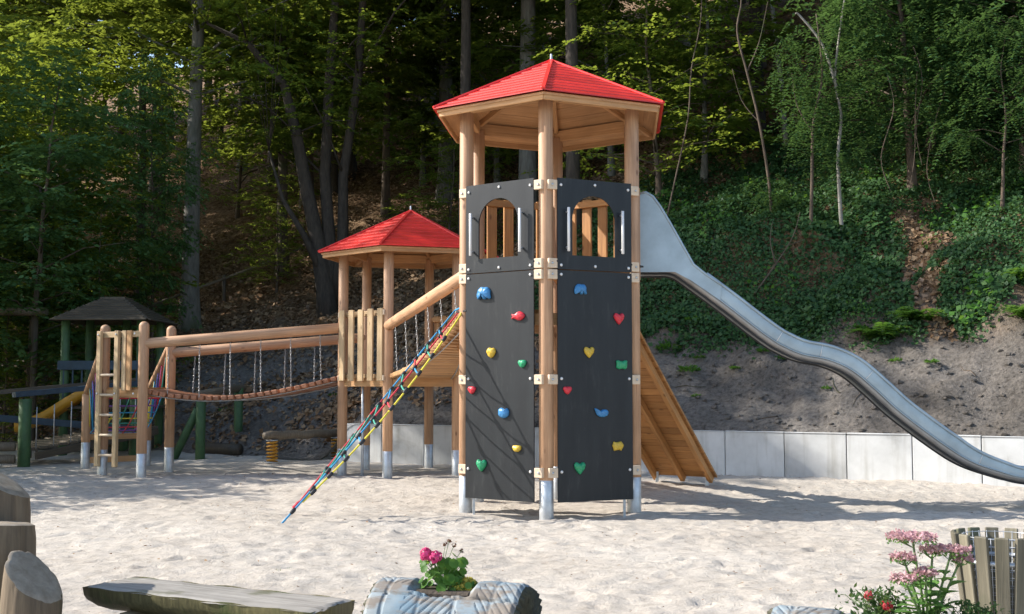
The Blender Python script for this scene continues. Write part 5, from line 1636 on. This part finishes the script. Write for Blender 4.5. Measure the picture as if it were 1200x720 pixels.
def cut_log(name, label, x, y, r, h, tilt_az, slope, lean=(0, 0), n=54):
    t = thing(name, label, 'stump', (x, y, 0), 'stumps at the left edge')
    rr = np.random.default_rng(int(abs(x * 1000)))
    v, f = [], []
    rings = 12
    jit = [1 + .035 * math.sin(3 * a_ + 1) + .02 * math.sin(7 * a_) for a_ in np.linspace(0, 2 * math.pi, n, endpoint=False)]
    top = []
    for j in range(rings):
        s = j / (rings - 1)
        for i in range(n):
            a_ = 2 * math.pi * i / n
            rad = r * jit[i] * (1.05 - .05 * s) * (1 + rr.normal(0, .006)) * (1 - (.05 if i % 9 == int(x * 10) % 9 else 0))
            zt = h + slope * rad * math.cos(a_ - tilt_az)
            z = -.2 + (zt + .2) * s - (.012 if j == rings - 1 else 0)
            k = 1 - (.03 if j == rings - 1 else 0)
            v.append((x + rad * k * math.cos(a_) + lean[0] * z, y + rad * k * math.sin(a_) + lean[1] * z, z))
    for j in range(rings - 1):
        for i in range(n): f.append((j * n + i, j * n + (i + 1) % n, (j + 1) * n + (i + 1) % n, (j + 1) * n + i))
    me = pyd('log', [Vector(p) - Vector((x, y, 0)) for p in v], f, True); me.materials.append(M_STUMP)
    mk('log', me, None, Matrix.Translation((x, y, 0)), t)
    # cut face with slight rings
    fv, ff = [], []
    base = v[(rings - 1) * n:]
    c = sum((Vector(p) for p in base), Vector()) / n
    for q, k in enumerate((1.0, .86, .7, .54, .38, .2)):
        for p in base: fv.append(c + (Vector(p) - c) * k + Vector((0, 0, .010 if q else 0.0)) + Vector((0, 0, .004 * (q % 2))))
    for j in range(5):
        for i in range(n): ff.append((j * n + i, j * n + (i + 1) % n, (j + 1) * n + (i + 1) % n, (j + 1) * n + i))
    ff.append(tuple(range(5 * n, 6 * n)))
    me = pyd('cut_face', [p - Vector((x, y, 0)) for p in fv], ff, True); me.materials.append(M_CUT)
    mk('cut_face', me, None, Matrix.Translation((x, y, 0)), t)


cut_log('tree_stump', 'tall upright stump with flat cut top at the left edge', -2.92, 6.50, .235, .735, R(70), -.10)
cut_log('tree_stump', 'short stump with steeply slanted cut face in front of the tall one', -2.53, 6.10, .148, .51, R(158), .85, (.06, 0))
cut_log('tree_stump', 'stump with a slanted top behind the tall one at the left edge', -3.06, 6.85, .20, .96, R(185), .55)


def paint_mat():
    m, n, b, Lk = new_mat('worn_pale_blue_paint')
    tc = nd(n, 'ShaderNodeTexCoord')
    mp = nd(n, 'ShaderNodeMapping'); mp.inputs['Scale'].default_value = (6, 6, 2.2)
    Lk.new(tc.outputs['Object'], mp.inputs[0])
    a = nd(n, 'ShaderNodeTexNoise', i_Scale=1.8, i_Detail=9.0, i_Roughness=.68)
    Lk.new(mp.outputs[0], a.inputs['Vector'])
    c = nd(n, 'ShaderNodeTexNoise', i_Scale=4.0, i_Detail=4.0); Lk.new(tc.outputs['Object'], c.inputs['Vector'])
    r1 = ramp(n, [(.3, (.10, .165, .215)), (.5, (.20, .245, .27)), (.7, (.30, .32, .32))]); Lk.new(c.outputs['Fac'], r1.inputs[0])
    r2 = ramp(n, [(.46, (0, 0, 0)), (.58, (1, 1, 1))]); Lk.new(a.outputs['Fac'], r2.inputs[0])
    mx = nd(n, 'ShaderNodeMix', data_type='RGBA'); Lk.new(r2.outputs[0], mx.inputs['Factor']); Lk.new(r1.outputs[0], mx.inputs['A']); mx.inputs['B'].default_value = (.17, .145, .12, 1)
    Lk.new(mx.outputs['Result'], b.inputs['Base Color'])
    b.inputs['Roughness'].default_value = .75
    bp = nd(n, 'ShaderNodeBump', i_Strength=.4, i_Distance=.01); Lk.new(a.outputs['Fac'], bp.inputs['Height']); Lk.new(bp.outputs[0], b.inputs['Normal'])
    return m


M_PAINT = paint_mat()
M_ENDGRAIN = wood_mat('dark_mossy_end_grain', (0.030, 0.030, 0.016), (0.085, 0.08, 0.045), grain=(9, 9, 9), var=.25, bump=.8)
M_EARTH = plain_mat('planter_soil', (0.06, 0.045, 0.032), .95, var=.4, scale=30, bump=.8)


def carved_log(name, label, a, b, r, zc, trough):
    """hollowed log planter, local z along the log; carved feather grooves on the side"""
    a, b = Vector((a[0], a[1], zc)), Vector((b[0], b[1], zc))
    Lg = (b - a).length
    t = thing(name, label, 'planter', ((a.x + b.x) / 2, (a.y + b.y) / 2, 0), 'carved log planters')
    F = frame(a, b)           # x horizontal, y roughly up
    nl, nt_ = 260, 200
    S_, A_ = np.meshgrid(np.linspace(0, 1, nl), np.linspace(0, 2 * np.pi, nt_, endpoint=False), indexing='ij')
    yv, xv = np.sin(A_), np.cos(A_)
    rad = r * (1 + .018 * np.sin(3 * A_ + 5 * S_) + .012 * np.sin(7 * A_ + 2))
    # feather-shaped carving: ribs leaving a centre line, several fans along the log
    q = S_ * Lg / .37 + .25; cell = np.floor(q); u = q - cell - .5
    arc = (A_ * r + .05) % .40 / .40 - .5
    flip = np.where(cell % 2 == 0, 1, -1)
    ph = (np.abs(u) * 1.1 + arc * flip * .9) * 8.0 + .25 * vnoise(S_ * Lg, A_ * r, .09, 55)
    g = np.clip(np.cos(2 * np.pi * ph) * 3.4 - 2.2, 0, 1) * (vnoise(S_ * Lg, A_ * r, .13, 56) > -.2)
    g = np.maximum(g, np.clip(1.4 - np.abs(u) * 34, 0, 1)); g = np.maximum(g, np.clip(1.2 - np.abs(np.abs(u) - .5) * 30, 0, 1) * .8)
    rnd = .55 + .9 * (vnoise(S_ * 9, A_ * 2, .5, 51) + .5)
    rad = rad - .0062 * g * rnd
    # split along the top and the trough with its broken edge
    top = np.abs(((A_ - math.pi / 2 + math.pi) % (2 * math.pi)) - math.pi)
    tr_ = np.clip((0.62 + .10 * vnoise(S_ * 10, S_ * 0, .6, 52) - top) * 9, 0, 1) * np.clip((S_ - trough[0]) * 14, 0, 1) * np.clip((trough[1] - S_) * 14, 0, 1)
    rad = rad * (1 - .24 * tr_)
    crack = np.clip(1 - np.abs(top - .66 - .05 * vnoise(S_ * 14, S_ * 0, .7, 53)) * 26, 0, 1)
    rad = rad - .022 * crack
    rad = rad + .006 * vnoise(S_ * Lg, A_ * r, .05, 54)
    endr = 1 - .05 * np.clip(1 - np.minimum(S_, 1 - S_) * 40, 0, 1)
    rad = rad * endr
    P = np.stack([rad * xv, rad * yv, S_ * Lg], -1)
    P = np.concatenate([P, P[:, :1]], 1)
    me = grid_mesh('log_body', P); me.materials.append(M_PAINT)
    mk('log_body', me, None, F, t)
    for e, i in ((0, 0), (1, -1)):
        ring = P[i, :-1]
        n = len(ring); vv, ff = [], []
        for j, k in enumerate((1.0, .93, .8, .6, .35, .1)):
            for m_, p in enumerate(ring):
                jag = .012 * math.sin(m_ * .9) * k + .008 * math.sin(m_ * 2.3 + j)
                vv.append((p[0] * k, p[1] * k, p[2] + (jag + .012) * (1 if e else -1) * (0 if j == 0 else 1)))
        for j in range(5):
            for m_ in range(n): ff.append((j * n + m_, j * n + (m_ + 1) % n, (j + 1) * n + (m_ + 1) % n, (j + 1) * n + m_))
        ff.append(tuple(range(5 * n, 6 * n)))
        me = pyd('end_grain', vv, ff, True); me.materials.append(M_ENDGRAIN)
        mk('end_grain', me, None, F, t)
    sl = (trough[1] - trough[0]) * Lg * .86
    mk('soil', box(r * .85, .04, sl, M_EARTH, .012), None, F @ Matrix.Translation((0, r * .745, (trough[0] + .07 * (trough[1] - trough[0])) * Lg)), t)
    return F


F1 = carved_log('log_planter', 'carved pale blue log planter with a pink geranium in the foreground', (-.665, 5.99), (.07, 5.74), .245, .275, (.25, .70))
F2 = carved_log('log_planter', 'pale blue log planter holding the tall pink stonecrop at lower right', (1.20, 5.34), (2.05, 4.95), .20, .30, (.30, .97))
for o_, xs__ in (('paint_chip', 0.0),): pass

PET = {k: leaf_mat(k + '_petals', c, t, .35) for k, (c, t) in dict(
    pink=([(0.55, .04, .17), (.72, .10, .28), (.62, .06, .22)], (.8, .15, .3)),
    rose=([(0.44, .22, .25), (.58, .37, .39), (.50, .29, .32), (.48, .38, .32)], (.7, .4, .4)),
    red=([(0.5, .01, .03), (.62, .03, .05), (.70, .30, .30), (.45, .01, .02)], (.7, .1, .1)),
    yellow=([(0.55, .42, .06), (.62, .50, .10), (.45, .40, .06)], (.6, .5, .1)),
    dry=([(0.10, .05, .03), (.16, .08, .05)], (.2, .1, .05))).items()}
M_GERLEAF = leaf_mat('geranium_leaves', [(0.05, .13, .02), (.09, .20, .035), (.12, .24, .05)], (.3, .5, .06), .35)
M_SEDLEAF = leaf_mat('stonecrop_leaves', [(0.08, .19, .045), (.13, .27, .07), (.17, .32, .09)], (.35, .5, .12), .3)
M_DARKLEAF = leaf_mat('rose_leaves', [(0.03, .07, .022), (.05, .10, .03), (.07, .12, .045)], (.2, .3, .06), .3)
M_STEM = plain_mat('green_stem', (.10, .17, .05), .6)


def round_leaf(c, nrm, r, v, f, n=9, cup=.25):
    """scalloped round leaf"""
    nrm = Vector(nrm).normalized(); x = nrm.orthogonal().normalized(); y = nrm.cross(x)
    b = len(v); v.append(Vector(c))
    for i in range(n * 2):
        a = 2 * math.pi * i / (n * 2)
        rr = r * (1 if i % 2 else .86)
        v.append(Vector(c) + (x * math.cos(a) + y * math.sin(a)) * rr + nrm * (r * cup))
    for i in range(n * 2): f.append((b, b + 1 + i, b + 1 + (i + 1) % (n * 2)))


def long_leaf(c, d, nrm, l, w_, v, f):
    d = Vector(d).normalized(); s = d.cross(Vector(nrm)).normalized(); up = s.cross(d)
    b = len(v)
    prof = [(0, .12), (.2, .7), (.45, 1), (.7, .85), (.88, .5), (1, .04)]
    for t, k in prof:
        p = Vector(c) + d * (l * t) - up * (l * .22 * t * t)
        v += [p - s * (w_ * k / 2) + up * (w_ * .16 * k), p, p + s * (w_ * k / 2) + up * (w_ * .16 * k)]
    for i in range(len(prof) - 1):
        q = b + i * 3
        f += [(q, q + 1, q + 4, q + 3), (q + 1, q + 2, q + 5, q + 4)]


def petal_ball(c, r, n, rg_, size, flat=1.0):
    d = rg_.normal(0, 1, (n, 3)); d /= np.linalg.norm(d, axis=1, keepdims=True)
    if flat < 1: d[:, 2] = np.abs(d[:, 2])
    o = np.asarray(c) + d * np.array([1, 1, flat]) * r * rg_.uniform(.7, 1, (n, 1))
    tang = np.cross(d, rg_.normal(0, 1, (n, 3)))
    l = size * rg_.uniform(.7, 1.2, n)
    return leaf_quads(o - tang / np.linalg.norm(tang, axis=1, keepdims=True) * (l / 2)[:, None], tang, d + rg_.normal(0, .35, (n, 3)), l, l * .9)


def mesh_part(name, v, f, mat, parent, smooth=True):
    me = pyd(name, v, f, smooth); me.materials.append(mat)
    return mk(name, me, None, I4, parent)


rf = np.random.default_rng(8)
rnd = random.Random(8)
gp = F1 @ Vector((0, .19, .335))
ger = thing('geranium', 'pink geranium with round green leaves growing in the carved log planter', 'flower', gp)
v, f, sv, sf = [], [], [], []
for i in range(60):
    a = rnd.uniform(0, 6.28); rr = .10 * math.sqrt(rnd.random()); h = rnd.uniform(.03, .20) * (1 - rr * 3)
    c = gp + Vector((rr * math.cos(a) * 1.25, rr * math.sin(a), h))
    round_leaf(c, (math.cos(a) * .8, math.sin(a) * .8 - .35, .75), rnd.uniform(.018, .034), v, f)
    if i % 3 == 0: tube_geo([gp, lerp(gp, c, .6) + Vector((0, 0, .01)), c], .0025, 4, sv, sf)
fl = [gp + Vector((-.085, -.03, .185)), gp + Vector((-.035, -.05, .175)), gp + Vector((-.06, -.02, .20))]
for c in fl: tube_geo([gp, lerp(gp, c, .6), c], .003, 4, sv, sf)
dryc = [gp + Vector((.03, 0, .245)), gp + Vector((.055, .01, .225)), gp + Vector((.095, 0, .20)), gp + Vector((.012, .0, .23))]
for c in dryc: tube_geo([gp, lerp(gp, c, .6) + Vector((-.01, 0, .01)), c], .002, 4, sv, sf)
mesh_part('leaves', v, f, M_GERLEAF, ger); mesh_part('stems', sv, sf, M_STEM, ger)
for c in fl[:2]:
    m = quads_mesh('flower_head', petal_ball(c, .034, 90, rf, .022)); m.materials.append(PET['pink']); mk('flower_head', m, None, I4, ger)
m = quads_mesh('dry_flowers', np.concatenate([petal_ball(c, .012, 14, rf, .012) for c in dryc])); m.materials.append(PET['dry']); mk('dry_flowers', m, None, I4, ger)['kind'] = 'stuff'
gy_ = F1 @ Vector((0, .19, .455))
yb = thing('yellow_bedding_plant', 'small yellowing plant beside the geranium in the carved log planter', 'flower', gy_)
m = quads_mesh('leaves', np.concatenate([petal_ball(gy_ + Vector((rnd.uniform(-.05, .05), rnd.uniform(-.03, .03), rnd.uniform(.0, .06))), .022, 26, rf, .03) for _ in range(9)])); m.materials.append(PET['yellow']); mk('leaves', m, None, I4, yb)
v, f = [], []
for i in range(26):
    a = rnd.uniform(0, 6.28); rr = rnd.uniform(.02, .09)
    round_leaf(gy_ + Vector((rr * math.cos(a), rr * math.sin(a) * .6, rnd.uniform(0, .05))), (math.cos(a), math.sin(a) - .3, .7), rnd.uniform(.014, .024), v, f)
mesh_part('green_leaves', v, f, M_GERLEAF, yb)

# tall pink stonecrop
sp = F2 @ Vector((0, .13, .66))
sed = thing('stonecrop', 'tall stonecrop with flat pink flower heads at lower right', 'flower', sp)
heads = [((-.055, .02, .405), .105), ((.10, -.03, .355), .075), ((-.115, -.04, .325), .055), ((-.035, -.08, .265), .052), ((-.135, -.1, .245), .055), ((.045, .05, .345), .06), ((.15, .0, .315), .045)]
sv, sf, v, f = [], [], [], []
HQ, GQ = [], []
for (hx, hy, hz_), hr in heads:
    top = sp + Vector((hx, hy, hz_))
    pth = [sp + Vector((hx * .15, hy * .15, -.02)), sp + Vector((hx * .4, hy * .4, hz_ * .4)), sp + Vector((hx * .8, hy * .8, hz_ * .8)), top]
    tube_geo(pth, [.006, .0055, .005, .004], 6, sv, sf)
    for k in range(9):
        a = rnd.uniform(0, 6.28); q = top + Vector((hr * .8 * math.cos(a), hr * .8 * math.sin(a), -.005))
        tube_geo([lerp(pth[2], top, .4), lerp(top, q, .6) - Vector((0, 0, .02)), q], .0018, 4, sv, sf)
    n = int(420 * (hr / .1) ** 1.6) + 60
    az = rf.uniform(0, 6.28, n); rr = hr * np.sqrt(rf.random(n))
    cc = np.stack([top.x + rr * np.cos(az), top.y + rr * np.sin(az), top.z + .012 * np.cos(rr / hr * 1.5) + rf.normal(0, .005, n)], 1)
    dd = rf.normal(0, 1, (n, 3)); l = .016 * rf.uniform(.7, 1.3, n)
    HQ.append((hr, leaf_quads(cc, dd, np.tile([0, 0, 1.0], (n, 1)) + rf.normal(0, .6, (n, 3)), l, l * .8)))
    n2 = n // 3
    cc2 = cc[:n2] - np.array([0, 0, .018]); GQ.append(leaf_quads(cc2, rf.normal(0, 1, (n2, 3)), rf.normal(0, 1, (n2, 3)), .014 * np.ones(n2), .011 * np.ones(n2)))
    for k in range(8):
        t = .05 + k * .11
        p = lerp(pth[0], pth[1], t * 2.2) if t < .45 else lerp(pth[1], pth[2], (t - .45) * 2)
        a = k * 2.4 + hx * 30 + rnd.uniform(-.4, .4)
        long_leaf(p, (math.cos(a), math.sin(a), rnd.uniform(.1, .7)), (0, 0, 1), rnd.uniform(.10, .155) * (1 - .45 * t), rnd.uniform(.042, .06), v, f)
for hr, qv in HQ:
    m = quads_mesh('flower_head', qv); m.materials.append(PET['rose']); mk('flower_head', m, None, I4, sed)
m = quads_mesh('buds', np.concatenate(GQ)); m.materials.append(M_SEDLEAF); mk('buds', m, None, I4, sed)['kind'] = 'stuff'
mesh_part('leaves', v, f, M_SEDLEAF, sed); mesh_part('stems', sv, sf, M_STEM, sed)


def bushy(name, label, p, n, w_, h, ls, mat, flowers, fm, grp=None):
    t = thing(name, label, 'flower', p, grp)
    o = np.asarray(p) + np.stack([rf.normal(0, w_ / 2.4, n), rf.normal(0, w_ / 3, n), h * rf.random(n) ** .8], 1)
    d = rf.normal(0, 1, (n, 3)) + np.array([0, 0, .5])
    l = ls * rf.uniform(.6, 1.3, n)
    m = quads_mesh('leaves', leaf_quads(o, d, np.tile([0, -.3, 1.0], (n, 1)) + rf.normal(0, .5, (n, 3)), l, l * .55)); m.materials.append(mat); mk('leaves', m, None, I4, t)
    sv, sf = [], []
    for i in range(0, n, 12): tube_geo([p, lerp(p, o[i], .5) + Vector((0, 0, .01)), Vector(o[i])], .002, 4, sv, sf)
    mesh_part('stems', sv, sf, M_STEM, t)
    for c, r_ in flowers:
        m = quads_mesh('blossom', petal_ball(Vector(p) + Vector(c), r_, 40, rf, r_ * .9)); m.materials.append(fm); mk('blossom', m, None, I4, t)
    return t


rp_ = F2 @ Vector((0, .13, .46))
bushy('rose_plant', 'small dark-leaved plant with red blossoms beside the stonecrop', rp_, 620, .16, .16, .026, M_DARKLEAF, [((-.055, -.02, .145), .020), ((.02, -.05, .105), .024), ((.005, -.05, .11), .018)], PET['red'])
bp_ = F2 @ Vector((0, .13, .84))
bushy('leafy_bedding_plant', 'low leafy plant right of the stonecrop in front of the slatted bin', bp_, 420, .15, .13, .026, M_DARKLEAF, [], PET['red'])

# slatted litter bin with wire basket
M_BINWOOD = wood_mat('weathered_bin_slats', (0.095, 0.082, 0.052), (0.21, 0.185, 0.13), grain=(20, 20, .8), var=.3, bump=.5, blotch=((0.09, 0.10, 0.05), 3, .58))
bx_, by_ = 2.53, 6.02
bin_ = thing('litter_bin', 'round litter bin of weathered flaring wooden slats at the right edge', 'bin', (bx_, by_, 0))
nsl = 15
for i in range(nsl):
    a = 2 * math.pi * (i + .3) / nsl
    q0 = Vector((bx_ + .155 * math.cos(a), by_ + .155 * math.sin(a), .02)); q1 = Vector((bx_ + .235 * math.cos(a), by_ + .235 * math.sin(a), .735 + rnd.uniform(-.012, .012)))
    rad_ = Vector((math.cos(a), math.sin(a), 0))
    mk('slat', box(.066, .022, .72, M_BINWOOD, .004), None, frame(q0, q1, rad_) @ Matrix.Rotation(rnd.uniform(-.04, .04), 4, 'Z'), bin_)
for z, r_ in ((.20, .165), (.60, .208)):
    v, f = tube_geo([(bx_ + r_ * math.cos(2 * math.pi * k / 40), by_ + r_ * math.sin(2 * math.pi * k / 40), z) for k in range(41)], .012, 6)
    mesh_part('hoop', v, f, M_STEEL, bin_)
v, f = [], []
for k in range(28):
    a = 2 * math.pi * k / 28
    tube_geo([(bx_ + .14 * math.cos(a), by_ + .14 * math.sin(a), .1), (bx_ + .19 * math.cos(a), by_ + .19 * math.sin(a), .725)], .0022, 4, v, f)
for k in range(16):
    z = .12 + k * .04; r_ = .14 + .05 * (z - .1) / .625
    tube_geo([(bx_ + r_ * math.cos(2 * math.pi * j / 28), by_ + r_ * math.sin(2 * math.pi * j / 28), z) for j in range(29)], .0022, 4, v, f)
mesh_part('wire_basket', v, f, M_STEEL, bin_)

# tufts of grass by the stump and a few leaves and stones on the sand
def tuft(n, rad, h, seed):
    r = np.random.default_rng(seed)
    az = r.uniform(0, 6.28, n); rr = rad * np.sqrt(r.random(n))
    o = np.stack([rr * np.cos(az), rr * np.sin(az), np.zeros(n)], 1)
    d = np.stack([np.cos(az) * .5, np.sin(az) * .5, np.ones(n)], 1) + r.normal(0, .25, (n, 3))
    l = h * r.uniform(.5, 1.2, n)
    m = quads_mesh('grass_blades', leaf_quads(o, d, r.normal(0, 1, (n, 3)), l, np.full(n, .007))); m.materials.append(M_LEAF_FERN); return m
for x, y, s, n, lb in ((-2.26, 6.30, .16, 260, 'grass tuft between the slanted stump and the log bench'), (-2.08, 6.15, .10, 120, 'small grass tuft under the left end of the log bench'), (-1.55, 6.55, .10, 90, 'thin grass under the middle of the log bench'), (-1.82, 9.3, .05, 16, 'single tiny weed sprouting in the open sand'), (1.15, 6.6, .10, 50, 'sparse grass in the sand behind the right log planter')):
    tag(mk('grass_tuft', tuft(n, s, .07, int(n)), None, Matrix.Translation((x, y, -.01))), lb, 'grass', 'grass tufts in the sand')
r9 = np.random.default_rng(15)
n = 700
x, y = r9.uniform(-7, 7, n), r9.uniform(6.0, 20, n)
o = np.stack([x, y, .015 + .09 * vnoise(x, y, 2.6, 1) + .035 * vnoise(x, y, .9, 2) + .015], 1)
m = quads_mesh('sand_debris', leaf_quads(o, r9.normal(0, 1, (n, 3)) * np.array([1, 1, .1]), np.tile([0, 0, 1.0], (n, 1)) + r9.normal(0, .3, (n, 3)), r9.uniform(.015, .05, n), r9.uniform(.01, .03, n))); m.materials.append(M_LITTER)
tag(mk('sand_debris', m, None), 'dry leaf scraps and chips scattered on the sand', 'leaf scraps', kind='stuff')
